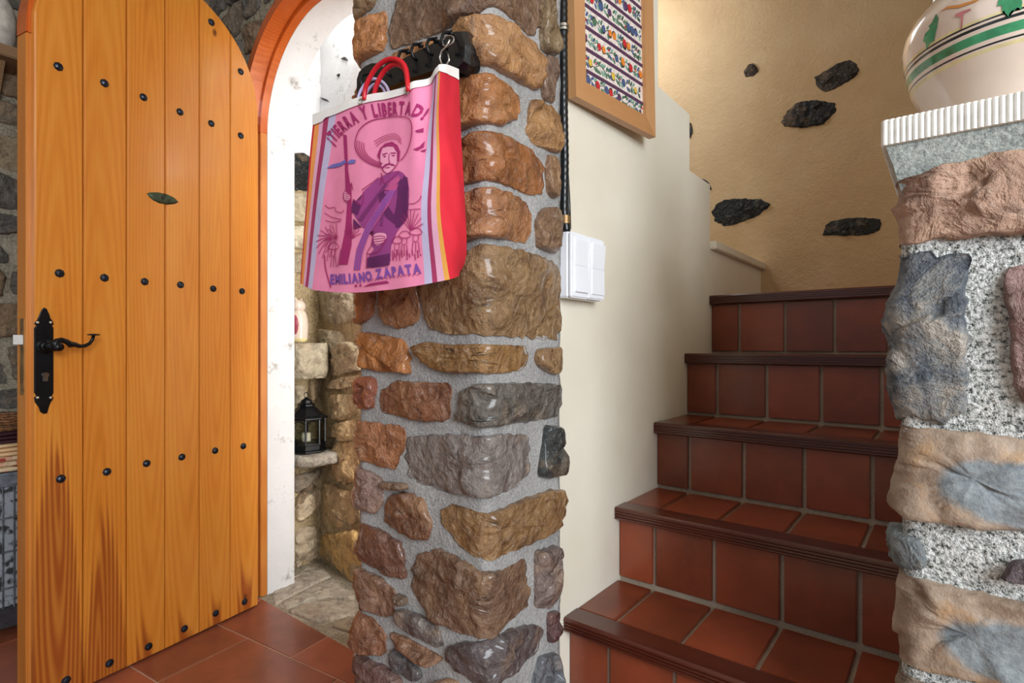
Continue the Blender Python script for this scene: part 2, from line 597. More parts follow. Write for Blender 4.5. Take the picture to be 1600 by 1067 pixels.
def stone(poly, mp, proud, col, parent, mat='stone', name='stone', rough=1.0, step=0.011, grow=1.0, **k):
    """poly in surface metres (a, z); mp(a, z, h) puts it on the wall; one rock-faced stone"""
    p = resample(chaikin(chaikin(poly, 1, .09), 1, .25), max(16, min(72, int(perim(poly) / step))))
    cx = sum(q[0] for q in p) / len(p)
    cz = sum(q[1] for q in p) / len(p)
    sd = R.random() * 100
    p = [(cx + (a - cx) * grow, cz + (z - cz) * grow) for a, z in p]
    n = len(p)
    vs, fs = [], []
    tilt = (R.uniform(-1, 1) * 0.05, R.uniform(-1, 1) * 0.05)
    ba = max(a for a, z in p) - min(a for a, z in p)
    bz = max(z for a, z in p) - min(z for a, z in p)
    an = R.choice([(1, 1), (1.5, .8), (.7, 1.6), (1, 1)])
    fac = [(cx + R.uniform(-.5, .5) * ba, cz + R.uniform(-.5, .5) * bz, R.uniform(-.003, .0035), R.uniform(-.16, .16), R.uniform(-.16, .16)) for _ in range(max(3, int(ba * bz / .0016)))]
    dirs = [(R.uniform(0, 2 * pi), R.uniform(0.3, 0.9)) for _ in range(3)]
    for j, (s, h) in enumerate(PROF):
        for i, (a, z) in enumerate(p):
            w = noise.noise((a * 60 + sd, z * 60, 3.1)) * 0.0022 * min(rough, 1.5)
            aa = cx + (a - cx) * (s + (w / 0.03 if j < 4 else 0))
            zz = cz + (z - cz) * (s + (w / 0.03 if j < 4 else 0))
            hh = h * proud
            if j > 1:
                q = Vector((aa * 26 + sd, zz * 26, sd))
                bi, bd = 0, 9.0
                w2 = noise.noise(q * 1.5) * .012
                for si, (sa, sz, sc0, ga, gz) in enumerate(fac):
                    dd = ((aa + w2 - sa) * an[0]) ** 2 + ((zz + w2 - sz) * an[1]) ** 2
                    if dd < bd: bi, bd = si, dd
                sa, sz, sc0, ga, gz = fac[bi]
                f = sc0 + ga * (aa - sa) + gz * (zz - sz)
                f += noise.noise(q) * 0.0025 + abs(noise.noise(q * 2.3)) * 0.0022 + abs(noise.noise(q * 5.1)) * 0.0018
                for (d, e) in dirs:
                    f -= max(0.0, (aa - cx) * cos(d) + (zz - cz) * sin(d) - e * 0.05) * 0.12
                hh += (f * rough + (aa - cx) * tilt[0] + (zz - cz) * tilt[1]) * min(1, (j - 1) / 2)
                hh = max(hh, 0.0008 * j)
            vs.append(mp(aa, zz, hh))
    for j in range(len(PROF) - 1):
        fs += [(j * n + i, j * n + (i + 1) % n, (j + 1) * n + (i + 1) % n, (j + 1) * n + i) for i in range(n)]
    vs.append(mp(cx, cz, proud * 1.1 + noise.noise((cx * 26 + sd, cz * 26, sd)) * 0.004))
    m0 = (len(PROF) - 1) * n
    fs += [(m0 + i, m0 + (i + 1) % n, len(vs) - 1) for i in range(n)]
    o = mesh(name, vs, fs, M[mat], parent, True, **k)
    o.color = lin(col)
    return o


class Perim:
    """left side, front, right side of a pier with rounded corners; a = 0 at the front right corner"""
    def __init__(s, xl, xr, yf, r=0.02):
        s.xl, s.xr, s.yf, s.r = xl, xr, yf, r
        s.L = pi * r / 2
        s.al = -(xr - xl - 2 * r) - s.L       # front left corner

    def front(s, x):
        return x - (s.xr - s.r) - s.L / 2

    def right(s, y):
        return y - (s.yf + s.r) + s.L / 2

    def __call__(s, a, z, h):
        r, L = s.r, s.L
        if a > L / 2:
            return Vector((s.xr + h, s.yf + r + a - L / 2, z))
        if a >= -L / 2:
            t = (a + L / 2) / r
            return Vector((s.xr - r + (r + h) * sin(t), s.yf + r - (r + h) * cos(t), z))
        if a > s.al + L / 2:
            return Vector((s.xr - r + a + L / 2, s.yf - h, z))
        if a >= s.al - L / 2:
            t = (s.al + L / 2 - a) / r
            return Vector((s.xl + r - (r + h) * sin(t), s.yf + r - (r + h) * cos(t), z))
        return Vector((s.xl - h, s.yf + r + (s.al - L / 2 - a), z))

    def core(s, name, a0, a1, z0, z1, mat, parent, da=0.012, amp=0.004):
        na, nz = int((a1 - a0) / da), int((z1 - z0) / (da * 1.2))
        vs, fs = [], []
        for j in range(nz + 1):
            for i in range(na + 1):
                a, z = a0 + (a1 - a0) * i / na, z0 + (z1 - z0) * j / nz
                h = noise.noise((a * 14, z * 14, 5.0)) * amp + noise.noise((a * 55, z * 55, 1.0)) * amp * 0.5
                vs.append(s(a, z, h))
        w = na + 1
        for j in range(nz):
            for i in range(na):
                fs.append((j * w + i, j * w + i + 1, (j + 1) * w + i + 1, (j + 1) * w + i))
        # close behind
        b0 = [j * w for j in range(nz + 1)]
        b1 = [j * w + na for j in range(nz + 1)]
        for j in range(nz):
            fs.append((b0[j], b0[j + 1], b1[j + 1], b1[j]))
        fs.append(list(range(w)))
        fs.append([nz * w + i for i in range(w)][::-1])
        return mesh(name, vs, fs, M[mat], parent, True)


def rubble(x0, x1, z0, z1, hmin=0.10, hmax=0.19, wmin=0.13, wmax=0.34, gap=0.014, keep=None, push=None, rnd=R):
    """rough courses of stones over a rectangle -> list of polygons"""
    out = []
    z = z0
    while z < z1 - 0.05:
        h = min(rnd.uniform(hmin, hmax), z1 - z)
        x = x0
        while x < x1 - 0.03:
            w = min(rnd.uniform(wmin, wmax), x1 - x)
            if x1 - x - w < wmin * .5: w = x1 - x
            a, b, c, d = x + gap, x + w - gap, z + gap, z + h - gap
            j = lambda s=0.022: rnd.uniform(-s, s)
            p = [(a + j(), c + j()), ((a + b) / 2 + j(), c + j(.012)), (b + j(), c + j()), (b + j(.012), (c + d) / 2),
                 (b + j(), d + j()), ((a + b) / 2 + j(), d + j(.012)), (a + j(), d + j()), (a + j(.012), (c + d) / 2)]
            if rnd.random() < .3:
                k = rnd.randrange(4) * 2
                q = p[k]
                p[k] = (q[0] + ((a + b) / 2 - q[0]) * .3, q[1] + ((c + d) / 2 - q[1]) * .3)
            if push: p = [push(q) for q in p]
            ar = abs(sum(p[i - 1][0] * p[i][1] - p[i][0] * p[i - 1][1] for i in range(8))) / 2
            if ar > 0.004 and (keep is None or keep(p)): out.append(p)
            x += w
        z += h
    return out


# ------------------------------------------------------------------ setting: floor
ZC, ZU = 2.75, 3.5
floor = mesh('floor', *(lambda b: (b.v, b.f))(MB().box((-1.0, -3.6, -0.12), (4.4, 1.9, -0.003))), M['grout_floor'], kind='structure',
             label='terracotta tiled floor in front of the open door')
ang = radians(7)
TU, TV = Vector((cos(ang), sin(ang), 0)), Vector((-sin(ang), cos(ang), 0))
TO = on_z(453.5, 1026.5, 0)


def clip(poly, f):
    out = []
    for i in range(len(poly)):
        a, b = poly[i], poly[(i + 1) % len(poly)]
        fa, fb = f(a), f(b)
        if fa >= 0: out.append(a)
        if (fa >= 0) != (fb >= 0):
            t = fa / (fa - fb)
            out.append(a + (b - a) * t)
    return out


def flat_tile(poly, z0, z1, bev, name, mat, parent, axis=2):
    c = sum(poly, Vector()) / len(poly)
    ins = [p + (c - p).normalized() * bev * 1.3 for p in poly]
    up = Vector((0, 0, 1))
    o = MB().loops([[p + up * z0 for p in poly], [p + up * (z1 - bev) for p in poly], [p + up * z1 for p in ins]]).build(name, mat, parent)
    return o


for r in range(-7, 1):
    for k in range(-6, 9):
        off = 0 if r % 2 == 0 else -0.23
        u0, v0 = off + k * 0.46, r * 0.30
        g = 0.0028
        p = [TO + TU * (u0 + a) + TV * (v0 + b) for a, b in ((g, g), (.46 - g, g), (.46 - g, .30 - g), (g, .30 - g))]
        p = clip(p, lambda q: -0.034 - q.y)
        if p: p = clip(p, lambda q: q.x + 0.79)
        if p: p = clip(p, lambda q: q.y + 1.75)
        if p: p = clip(p, lambda q: (1.505 - q.x) if q.x > 0 else 1)
        if len(p) >= 3:
            ar = sum((p[i - 1].x * p[i].y - p[i].x * p[i - 1].y) for i in range(len(p))) / 2
            if abs(ar) > 0.004:
                for q in p: q.z = 0
                flat_tile(p, -0.02, 0.0, 0.0015, 'tile', M['floor_tile'], floor)

# threshold paving of the doorway
pav = [
    [(86, 862), (150, 812), (222, 770), (300, 700), (350, 690), (420, 770), (290, 830), (150, 900), (110, 930)],
    [(425, 775), (500, 850), (550, 860), (556, 900), (400, 890), (300, 905), (160, 955), (150, 905), (300, 838)],
    [(170, 962), (300, 912), (400, 897), (556, 908), (556, 985), (440, 1010), (330, 1030), (270, 1000)],
    [(440, 1020), (556, 992), (600, 1030), (600, 1090), (520, 1080), (420, 1050)],
]
for i, p in enumerate(pav):
    q = [on_z(400 + x / 3.555, 680 + y / 3.555, 0.012) for x, y in p]
    stone([(v.x, v.y) for v in q], lambda a, z, h: Vector((a, z, h - 0.006)), 0.014, [(196, 184, 166), (186, 176, 158), (176, 164, 146), (150, 134, 110)][i], floor, 'stone_dull', 'paving_stone', 0.35)
MB().box((-0.2, -0.034, -0.03), (0.83, 0.40, -0.002)).build('threshold_mortar', M['mortar_old'], floor)

ceiling = MB().box((-1.0, -3.6, ZC), (4.4, -0.07, ZC + 0.1)).build('ceiling', M['cream'], kind='structure', label='cream plastered ceiling over the entry')
MB().box((1.155, -0.13, ZU), (3.6, 1.85, ZU + 0.1)).box((-0.3, 0.55, ZU), (1.155, 1.85, ZU + 0.1)).build('stairwell_panel', M['cream'], ceiling)
MB().box((1.52, -0.17, ZC + 0.1), (4.4, -0.07, ZU)).build('bulkhead', M['cream'], ceiling)

# ------------------------------------------------------------------ setting: arched stone wall of the doorway
ACX, ACZ = 0.40, 1.91
wb = empty('wall_back', (0, 0, 0), kind='structure', label='rubble stone wall with the arched doorway')


def arch_layer(name, y0, y1, r, x0, x1, mat, ztop=ZC):
    b = MB()
    b.box((x0, y0, 0), (ACX - r, y1, ACZ)).box((ACX + r, y0, 0), (x1, y1, ACZ))
    n = 36
    pts = [(ACX - r * cos(pi * i / n), ACZ + r * sin(pi * i / n)) for i in range(n + 1)]
    for i in range(n):
        (xa, za), (xb, zb) = pts[i], pts[i + 1]
        f = [(xa, za), (xb, zb), (xb, ztop), (xa, ztop)]
        b.prism([Vector((x, y0, z)) for x, z in f], [Vector((x, y1, z)) for x, z in f])
    b.box((x0, y0, ACZ), (ACX - r, y1, ztop)).box((ACX + r, y0, ACZ), (x1, y1, ztop))
    return b.build(name, M[mat], wb)


arch_layer('masonry', -0.07, -0.001, 0.452, -1.0, 1.16, 'mortar_old')
arch_layer('plaster_reveal', 0.0, 0.12, 0.40, -1.0, 1.16, 'white')


def push(q):
    x, z = q
    rr = 0.475
    if z < ACZ:
        if abs(x - ACX) < rr: x = ACX + (rr if x > ACX else -rr)
        return (x, z)
    d = hypot(x - ACX, z - ACZ)
    if d < rr:
        k = rr / max(d, 1e-6)
        return (ACX + (x - ACX) * k, ACZ + (z - ACZ) * k)
    return q


TONES = [(120, 108, 92), (134, 118, 96), (104, 98, 90), (150, 132, 104), (112, 102, 96), (140, 116, 88), (96, 92, 86)]
r2 = random.Random(21)
for p in rubble(-0.80, -0.06, 0.02, ZC, push=push, rnd=r2, wmin=.12, wmax=.28) + rubble(-0.06, 1.12, 2.0, ZC, push=push, rnd=r2):
    stone(p, lambda a, z, h: Vector((a, -0.07 - h, z)), 0.016, r2.choice(TONES), wb, 'stone_dull', 'stone', 1.3, 0.02)

wl = empty('wall_left', (0, 0, 0), kind='structure', label='rubble stone wall behind the open door')
MB().box((-1.0, -3.6, 0), (-0.80, -0.07, ZC)).build('masonry', M['mortar_old'], wl)
for p in rubble(-1.7, -0.08, 0.02, ZC, rnd=r2):
    stone(p, lambda a, z, h: Vector((-0.80 + h, a, z)), 0.018, r2.choice(TONES), wl, 'stone_dull', 'stone', 1.4, 0.02)

# ------------------------------------------------------------------ passage behind the doorway
wp = empty('wall_passage', (0, 0, 0), kind='structure', label='rough natural stone wall seen through the arched doorway')
PA, PB, PC = Vector((-0.185, 0.36, 0)), Vector((0.25, 0.285, 0)), Vector((1.16, 0.285, 0))
PZ = 1.87


def pmap(a, z, h):
    """a: metres along the passage wall from its inner corner"""
    d = (PB - PA)
    L = d.length
    if a < L:
        d.normalize()
        p = PA + d * a
    else:
        d = (PC - PB).normalized()
        p = PB + d * (a - L)
    nrm = Vector((d.y, -d.x, 0))
    return p + nrm * h + Vector((0, 0, z))


def pgrid(name, fn, a0, a1, z0, z1, mat, da=0.02, amp=0.012, sc=9):
    na, nz = max(2, int((a1 - a0) / da)), max(2, int((z1 - z0) / da))
    vs, fs = [], []
    for j in range(nz + 1):
        for i in range(na + 1):
            a, z = a0 + (a1 - a0) * i / na, z0 + (z1 - z0) * j / nz
            h = (noise.noise((a * sc, z * sc, 2.0)) + 0.5 * noise.noise((a * sc * 3, z * sc * 3, 7.0))) * amp
            vs.append(fn(a, z, h))
    w = na + 1
    for j in range(nz):
        for i in range(na):
            fs.append((j * w + i, j * w + i + 1, (j + 1) * w + i + 1, (j + 1) * w + i))
    return mesh(name, vs, fs, M[mat], wp, True)


lmap = lambda a, z, h: Vector((-0.175 + h, a, z))
pgrid('rough_masonry', pmap, -0.02, 1.36, -0.02, PZ, 'mortar_earth', 0.014, 0.014, 12)
pgrid('white_plaster', pmap, -0.02, 1.36, PZ - 0.01, ZC, 'white', 0.03, 0.006)
pgrid('rough_masonry', lmap, 0.11, 0.37, -0.02, PZ, 'mortar_earth', 0.014, 0.014, 12)
pgrid('white_plaster', lmap, 0.11, 0.37, PZ - 0.01, ZC, 'white', 0.03, 0.006)
MB().box((-0.40, 0.12, -0.1), (-0.22, 0.55, ZC)).build('backing', M['mortar_earth'], wp)
MB().box((-0.40, 0.42, -0.1), (1.2, 0.55, ZC)).build('backing', M['mortar_earth'], wp)

PDIR = (PB - PA).normalized()
PN = Vector((PDIR.y, -PDIR.x, 0))


def ppx(pts, ox, oy, s):
    out = []
    for x, y in pts:
        q = hit(ox + x / s, oy + y / s, PA, PN)
        out.append(((q - PA).dot(PDIR), q.z))
    return out


def lpx(pts, ox, oy, s):
    return [(q.y, q.z) for q in (on_x(ox + x / s, oy + y / s, -0.175) for x, y in pts)]


PS = [  # stones of the passage wall, outlined in crop (400,420) x3.555
    (ppx, [(355, 120), (545, 130), (545, 290), (420, 310), (350, 250)], (172, 160, 134)),
    (ppx, [(345, 330), (480, 350), (500, 430), (400, 480), (340, 420)], (216, 204, 178)),
    (ppx, [(430, 420), (540, 400), (600, 470), (590, 560), (440, 600), (340, 560), (350, 490)], (176, 160, 128)),
    (ppx, [(430, 620), (590, 580), (600, 640), (470, 670), (410, 660)], (196, 176, 138)),
    (ppx, [(400, 700), (560, 690), (570, 800), (470, 850), (400, 800)], (186, 164, 122)),
    (ppx, [(420, 870), (560, 830), (570, 940), (500, 960), (430, 930)], (198, 170, 122)),
    (ppx, [(440, 970), (570, 950), (575, 1160), (500, 1200), (430, 1120)], (190, 160, 112)),
    (ppx, [(380, 1170), (480, 1230), (570, 1230), (575, 1400), (470, 1440), (370, 1420)], (184, 156, 112)),
    (ppx, [(360, 1480), (560, 1450), (600, 1500), (600, 1640), (540, 1760), (440, 1640), (350, 1570)], (196, 160, 96)),
    (ppx, [(370, -360), (560, -330), (560, -180), (380, -160)], (190, 178, 150)),
    (ppx, [(360, -140), (560, -150), (560, 20), (370, 40)], (168, 150, 116)),
    (lpx, [(190, -420), (300, -410), (370, -380), (370, -250), (190, -260)], (178, 166, 138)),
    (lpx, [(190, -240), (370, -230), (360, -100), (190, -110)], (196, 186, 160)),
    (lpx, [(190, -90), (360, -80), (350, 40), (190, 20)], (160, 146, 118)),
    (lpx, [(200, 640), (270, 650), (275, 720), (210, 765)], (184, 168, 140)),
    (lpx, [(290, 600), (335, 590), (330, 720), (290, 740)], (150, 128, 96)),
    (lpx, [(205, 1150), (280, 1125), (330, 1130), (360, 1060), (360, 1150), (210, 1250)], (150, 138, 118)),
    (lpx, [(212, 1275), (300, 1180), (330, 1200), (300, 1215), (215, 1345)], (146, 124, 96)),
    (lpx, [(215, 1300), (350, 1215), (368, 1300), (235, 1405), (215, 1380)], (204, 184, 152)),
    (lpx, [(215, 1445), (310, 1420), (345, 1480), (345, 1600), (220, 1665)], (178, 162, 136)),
]
for fn, pts, col in PS:
    col = tuple(min(250, c * 1.16 + 6) for c in col)
    stone(fn(pts, 400, 420, 3.555), pmap if fn is ppx else lmap, 0.02, col, wp, 'stone_dull', 'stone', 1.8, 0.014)
# fill stones above the block, recess shade put into their colour; black stone above
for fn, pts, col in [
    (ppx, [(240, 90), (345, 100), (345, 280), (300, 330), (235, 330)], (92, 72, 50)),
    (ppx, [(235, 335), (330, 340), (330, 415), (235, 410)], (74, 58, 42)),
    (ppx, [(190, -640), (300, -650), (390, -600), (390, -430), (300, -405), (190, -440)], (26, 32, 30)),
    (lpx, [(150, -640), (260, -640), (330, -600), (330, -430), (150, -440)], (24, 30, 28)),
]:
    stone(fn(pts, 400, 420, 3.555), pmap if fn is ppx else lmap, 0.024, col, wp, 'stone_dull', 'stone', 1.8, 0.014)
# black cracks / flaked limewash on the white plaster
for pts in [[(480, 62), (488, 52), (487, 70)], [(484, 116), (498, 112), (490, 119)], [(533, 92), (540, 89), (545, 95), (538, 94)],
            [(501, 152), (510, 155), (516, 160), (507, 157)], [(512, 16), (517, 14), (517, 24), (514, 30)], [(527, 118), (532, 115), (530, 121)]]:
    stone([(((q := hit(x, y, PA, PN)) - PA).dot(PDIR), q.z) for x, y in pts], pmap, 0.006, (40, 38, 36), wp, 'stone_dull', 'chip', 0.3, 0.004)

# stone ledges that carry the lantern and the figurine
def ledge(name, x0, x1, y0, y1, z0, z1, col, lab=None):
    def f(a, z, h): return Vector((a, z, z1 - 0.012 + h))
    p = [(x0, y0), ((x0 + x1) / 2, y0 - .008), (x1, y0 + .01), (x1 - .01, (y0 + y1) / 2), (x1 + .004, y1), (x0, y1)]
    b = resample(chaikin(p, 2), 40)
    ls = []
    for t, s in ((0, .93), (.25, 1.0), (.8, 1.0), (1.0, .95), (1.0, 0.4)):
        cx, cy = (x0 + x1) / 2, (y0 + y1) / 2
        ls.append([Vector((cx + (x - cx) * s + noise.noise((x * 30, y * 30, t * 3)) * .005, cy + (y - cy) * s + noise.noise((x * 30, y * 30, 9 + t * 3)) * .005,
                           z0 + (z1 - z0) * t)) for x, y in b])
    o = MB().loops(ls).build(name, M['stone_dull'], wp, True)
    o.color = lin(col)
    return o


ledge('ledge_stone', -0.20, -0.005, 0.135, 0.31, 0.885, 1.045, (196, 184, 156))
ledge('ledge_slab', -0.20, 0.075, 0.13, 0.35, 0.505, 0.553, (178, 170, 154))

# ------------------------------------------------------------------ stair side wall, far wall, parapet
wm = MB()
for (y0, y1, zt) in ((-0.129, 0.45, ZU), (0.45, 0.715, 1.833), (0.715, 0.925, 1.638), (0.925, 1.70, 1.395)):
    wm.box((1.155, y0, 0), (1.51, y1, zt))
wmo = wm.build('wall_middle', M['cream'], kind='structure', label='smooth cream wall rising beside the stairs')
MB().box((0.9, 0.93, 1.396), (1.532, 1.66, 1.426), 0.003).build('tread_slab', M['cream'], wmo)
MB().box((0.40, 0.56, 1.0), (1.15, 1.70, 1.38)).build('upper_flight', M['cream'], wmo)

wf = MB().box((-0.3, 1.65, 0), (3.4, 1.85, ZU)).build('wall_far', M['tan'], kind='structure', label='rough cream plaster wall behind the stairs, dim warm light put into its colour, with bare dark stones')
fmap = lambda a, z, h: Vector((a, 1.65 - h, z))
HOLES = [  # crop (1080,60) x2.965
    [(242, 160), (262, 122), (292, 115), (312, 150), (290, 175), (255, 180)],
    [(570, 178), (600, 165), (680, 115), (735, 100), (780, 135), (775, 170), (700, 215), (635, 248), (600, 240), (578, 215)],
    [(412, 388), (450, 335), (485, 300), (560, 285), (672, 298), (660, 350), (620, 395), (530, 415), (430, 408)],
    [(95, 800), (130, 755), (210, 740), (330, 745), (368, 770), (320, 815), (240, 850), (165, 872), (110, 850)],
    [(600, 912), (630, 855), (690, 835), (790, 828), (880, 840), (872, 895), (800, 912), (700, 915)],
]
COLH = [(62, 46, 32), (52, 42, 34), (22, 20, 19), (24, 26, 25), (40, 40, 36)]
for pts, c in zip(HOLES, COLH):
    q = [on_y(1080 + x / 2.965, 60 + y / 2.965, 1.65) for x, y in pts]
    q = [(v.x, v.z) for v in q]
    stone(q, fmap, 0.004, c, wf, 'stone_dull', 'stone', 1.4, 0.008)
for px in ([(1074, 190), (1080, 192), (1083, 205), (1079, 216), (1070, 214)], [(1088, 282), (1098, 279), (1107, 284), (1113, 297), (1100, 296), (1088, 290)]):
    q = [on_y(x, y, 1.65) for x, y in px]
    stone([(v.x, v.z) for v in q], fmap, 0.006, (34, 36, 38), wf, 'stone_dull', 'stone', 0.8, 0.008)

wpar = MB().box((2.152, 0.10, 0), (2.32, 1.65, 1.36), 0.004).build('wall_right', M['cream'], kind='structure', label='low cream parapet on the open side of the stairs')

wfr = MB().box((2.50, 0.125, 0), (4.4, 0.30, ZU)).box((3.4, 0.30, 0), (3.6, 1.85, ZU)).build('wall_light_block', M['cream'], kind='structure', label='unseen cream wall added right of the stone pier to block light to the stairs')  # added out of view to keep side light off the stairs

# ------------------------------------------------------------------ left stone pillar (traced stones)
PL = Perim(1.129, 1.53, -0.378, 0.022)
pil = empty('stone_pillar', (1.33, -0.25, 0), label='square pillar of brown varnished fieldstone in grey mortar carrying the bag', cat='pillar')
pil_off = Vector((1.33, -0.25, 0))
plmap = lambda a, z, h: PL(a, z, h) - pil_off
_c = PL.core('mortar', PL.al - 0.30, PL.right(-0.129), 0, ZC, 'mortar', None)
_c.parent = pil
_c.location = -pil_off


def a_of(px, py):
    if px < 761:
        p = on_y(px, py, PL.yf)
        a = PL.front(p.x)
        if px < 567: a -= 0.06
    else:
        p = on_x(px, py, PL.xr)
        a = PL.right(p.y)
    return (a, p.z)


ST = []
def crop(ox, oy, s, *items):
    for col, pts in items:
        ST.append((col, [(ox + x / s, oy + y / s) for x, y in pts]))


crop(540, 0, 4.444,
     ((150, 120, 82), [(0, -60), (215, -60), (215, 5), (200, 45), (120, 110), (85, 190), (15, 165), (40, 100)]),
     ((190, 120, 58), [(85, 195), (130, 140), (215, 110), (280, 85), (288, 200), (270, 350), (200, 385), (100, 440), (65, 430), (70, 280)]),
     ((128, 96, 72), [(385, 0), (430, -120), (1340, -120), (1330, 0), (1325, 120), (1285, 240), (1240, 215), (1140, 120), (1010, 40), (940, 75), (760, 165), (640, 220), (480, 285), (345, 325), (325, 235), (345, 110)]),
     ((140, 116, 84), [(1345, -100), (1452, -100), (1455, 330), (1440, 390), (1350, 340), (1345, 200)]),
     ((182, 130, 78), [(960, 110), (1140, 190), (1320, 330), (1337, 480), (1325, 612), (1270, 605), (1130, 535), (1010, 465), (880, 475), (790, 510), (720, 420), (740, 260), (850, 170)]),
     ((186, 122, 66), [(330, 405), (480, 350), (640, 300), (650, 430), (480, 500), (330, 560)]),
     ((140, 112, 94), [(1360, 400), (1440, 405), (1450, 560), (1435, 725), (1365, 685), (1340, 560)]),
     ((172, 108, 50), [(640, 640), (790, 560), (985, 522), (1090, 580), (1195, 680), (1190, 800), (1090, 865), (1010, 855), (820, 905), (640, 960)]),
     ((176, 128, 76), [(1290, 690), (1420, 745), (1475, 830), (1480, 1000), (1450, 1065), (1330, 1020), (1250, 940), (1260, 820)]),
     ((186, 108, 56), [(60, 530), (120, 500), (290, 620), (270, 800), (60, 880)]))
crop(540, 220, 3.139,
     ((158, 96, 44), [(440, 70), (586, 0), (713, -37), (800, -15), (900, 50), (955, 110), (950, 255), (900, 262), (770, 212), (590, 215), (440, 260)]),
     ((156, 118, 84), [(985, 70), (1030, 90), (1040, 220), (1025, 285), (985, 260), (975, 160)]),
     ((170, 112, 66), [(595, 255), (740, 245), (860, 300), (900, 350), (895, 450), (870, 500), (760, 478), (640, 480), (600, 495), (470, 540), (470, 300)]),
     ((128, 94, 66), [(960, 330), (1035, 345), (1040, 540), (1000, 548), (930, 520), (925, 400)]),
     ((152, 118, 78), [(600, 545), (700, 522), (860, 545), (1000, 600), (1040, 640), (1040, 930), (1010, 970), (830, 955), (680, 945), (450, 935), (400, 870), (385, 780), (390, 720), (480, 620)]),
     ((164, 110, 64), [(165, 580), (340, 590), (360, 740), (355, 880), (300, 915), (230, 905), (180, 860)]),
     ((168, 100, 60), [(40, 620), (140, 600), (150, 740), (140, 830), (90, 900), (45, 890)]),
     ((160, 100, 60), [(50, 60), (200, 0), (250, 120), (230, 270), (50, 330)]),
     ((150, 110, 70), [(260, -20), (420, 0), (420, 260), (270, 280)]),
     ((158, 104, 62), [(50, 370), (280, 310), (440, 320), (430, 540), (200, 560), (50, 580)]))
crop(540, 500, 3.5556,
     ((186, 116, 48), [(50, 75), (150, 70), (250, 95), (325, 110), (355, 190), (355, 300), (330, 290), (200, 280), (100, 260), (50, 230)]),
     ((152, 110, 58), [(395, 150), (470, 120), (600, 140), (740, 135), (860, 140), (990, 145), (990, 270), (880, 290), (720, 290), (560, 290), (480, 255), (430, 200)]),
     ((158, 122, 80), [(1055, 160), (1180, 150), (1190, 200), (1185, 290), (1150, 300), (1080, 270), (1045, 230)]),
     ((162, 90, 60), [(55, 330), (160, 315), (175, 380), (160, 490), (90, 500), (55, 470)]),
     ((138, 86, 54), [(215, 390), (290, 340), (420, 345), (580, 350), (575, 500), (570, 560), (440, 555), (300, 530), (205, 510)]),
     ((108, 102, 94), [(660, 385), (780, 355), (1000, 350), (1180, 360), (1190, 430), (1170, 530), (1050, 555), (800, 590), (700, 575), (640, 560), (645, 470)]),
     ((170, 110, 68), [(75, 560), (200, 575), (325, 595), (325, 690), (280, 830), (180, 800), (70, 770), (60, 650)]),
     ((140, 130, 124), [(360, 660), (470, 640), (640, 640), (800, 650), (980, 640), (1010, 700), (1000, 850), (930, 930), (750, 975), (600, 960), (470, 920), (370, 860), (350, 750)]),
     ((62, 68, 68), [(1100, 590), (1185, 590), (1200, 700), (1195, 850), (1110, 880), (1070, 860), (1085, 700)]),
     ((150, 120, 108), [(60, 800), (140, 840), (215, 890), (205, 1010), (170, 1070), (60, 1040)]),
     ((134, 104, 78), [(225, 892), (350, 905), (350, 942), (230, 930)]))
crop(540, 760, 3.475,
     ((126, 82, 54), [(240, 50), (330, 30), (420, 60), (470, 180), (455, 290), (380, 280), (270, 220), (215, 180)]),
     ((150, 112, 68), [(540, 130), (600, 100), (720, 140), (830, 130), (980, 60), (1110, 20), (1165, 30), (1170, 150), (1150, 230), (1000, 300), (890, 350), (790, 395), (690, 360), (600, 280), (540, 210)]),
     ((126, 84, 64), [(65, 190), (180, 230), (310, 310), (325, 500), (250, 480), (150, 430), (55, 360)]),
     ((130, 98, 74), [(395, 380), (510, 340), (620, 390), (740, 470), (850, 450), (960, 400), (980, 560), (975, 650), (900, 700), (820, 800), (720, 815), (610, 780), (480, 710), (400, 610), (370, 500)]),
     ((134, 116, 110), [(1025, 350), (1140, 325), (1150, 600), (1100, 655), (1020, 650)]),
     ((148, 110, 86), [(70, 440), (200, 490), (270, 570), (265, 690), (200, 700), (100, 640), (60, 560)]),
     ((126, 104, 84), [(285, 575), (335, 600), (340, 640), (300, 630)]),
     ((120, 110, 106), [(290, 660), (400, 690), (510, 760), (530, 860), (480, 850), (380, 790), (280, 720)]),
     ((154, 110, 80), [(250, 780), (370, 830), (480, 900), (540, 930), (500, 950), (420, 930), (300, 860)]),
     ((154, 102, 72), [(60, 680), (160, 720), (225, 800), (210, 910), (150, 910), (60, 880)]),
     ((96, 92, 92), [(265, 880), (340, 930), (410, 990), (410, 1050), (330, 1020), (250, 970)]),
     ((102, 92, 92), [(550, 880), (640, 845), (775, 850), (900, 770), (1030, 750), (1060, 800), (1030, 900), (940, 960), (840, 1040), (780, 1090), (700, 1060), (600, 980)]),
     ((104, 70, 70), [(1085, 680), (1150, 670), (1140, 830), (1095, 850)]),
     ((126, 94, 88), [(75, 920), (200, 970), (300, 1040), (310, 1180), (70, 1180)]),
     ((166, 124, 90), [(480, 1060), (560, 1035), (620, 1060), (640, 1180), (480, 1180)]),
     ((110, 114, 120), [(1040, 920), (1140, 900), (1150, 1100), (1000, 1140)]))
zlo, zhi = 9, 0
for col, pts in ST:
    q = [a_of(x, y) for x, y in pts]
    stone(q, plmap, R.uniform(0.012, 0.018), col, pil, rough=1.35, grow=1.04)
r3 = random.Random(5)
BR = [(150, 112, 72), (132, 96, 66), (168, 116, 64), (120, 104, 92), (140, 100, 60)]
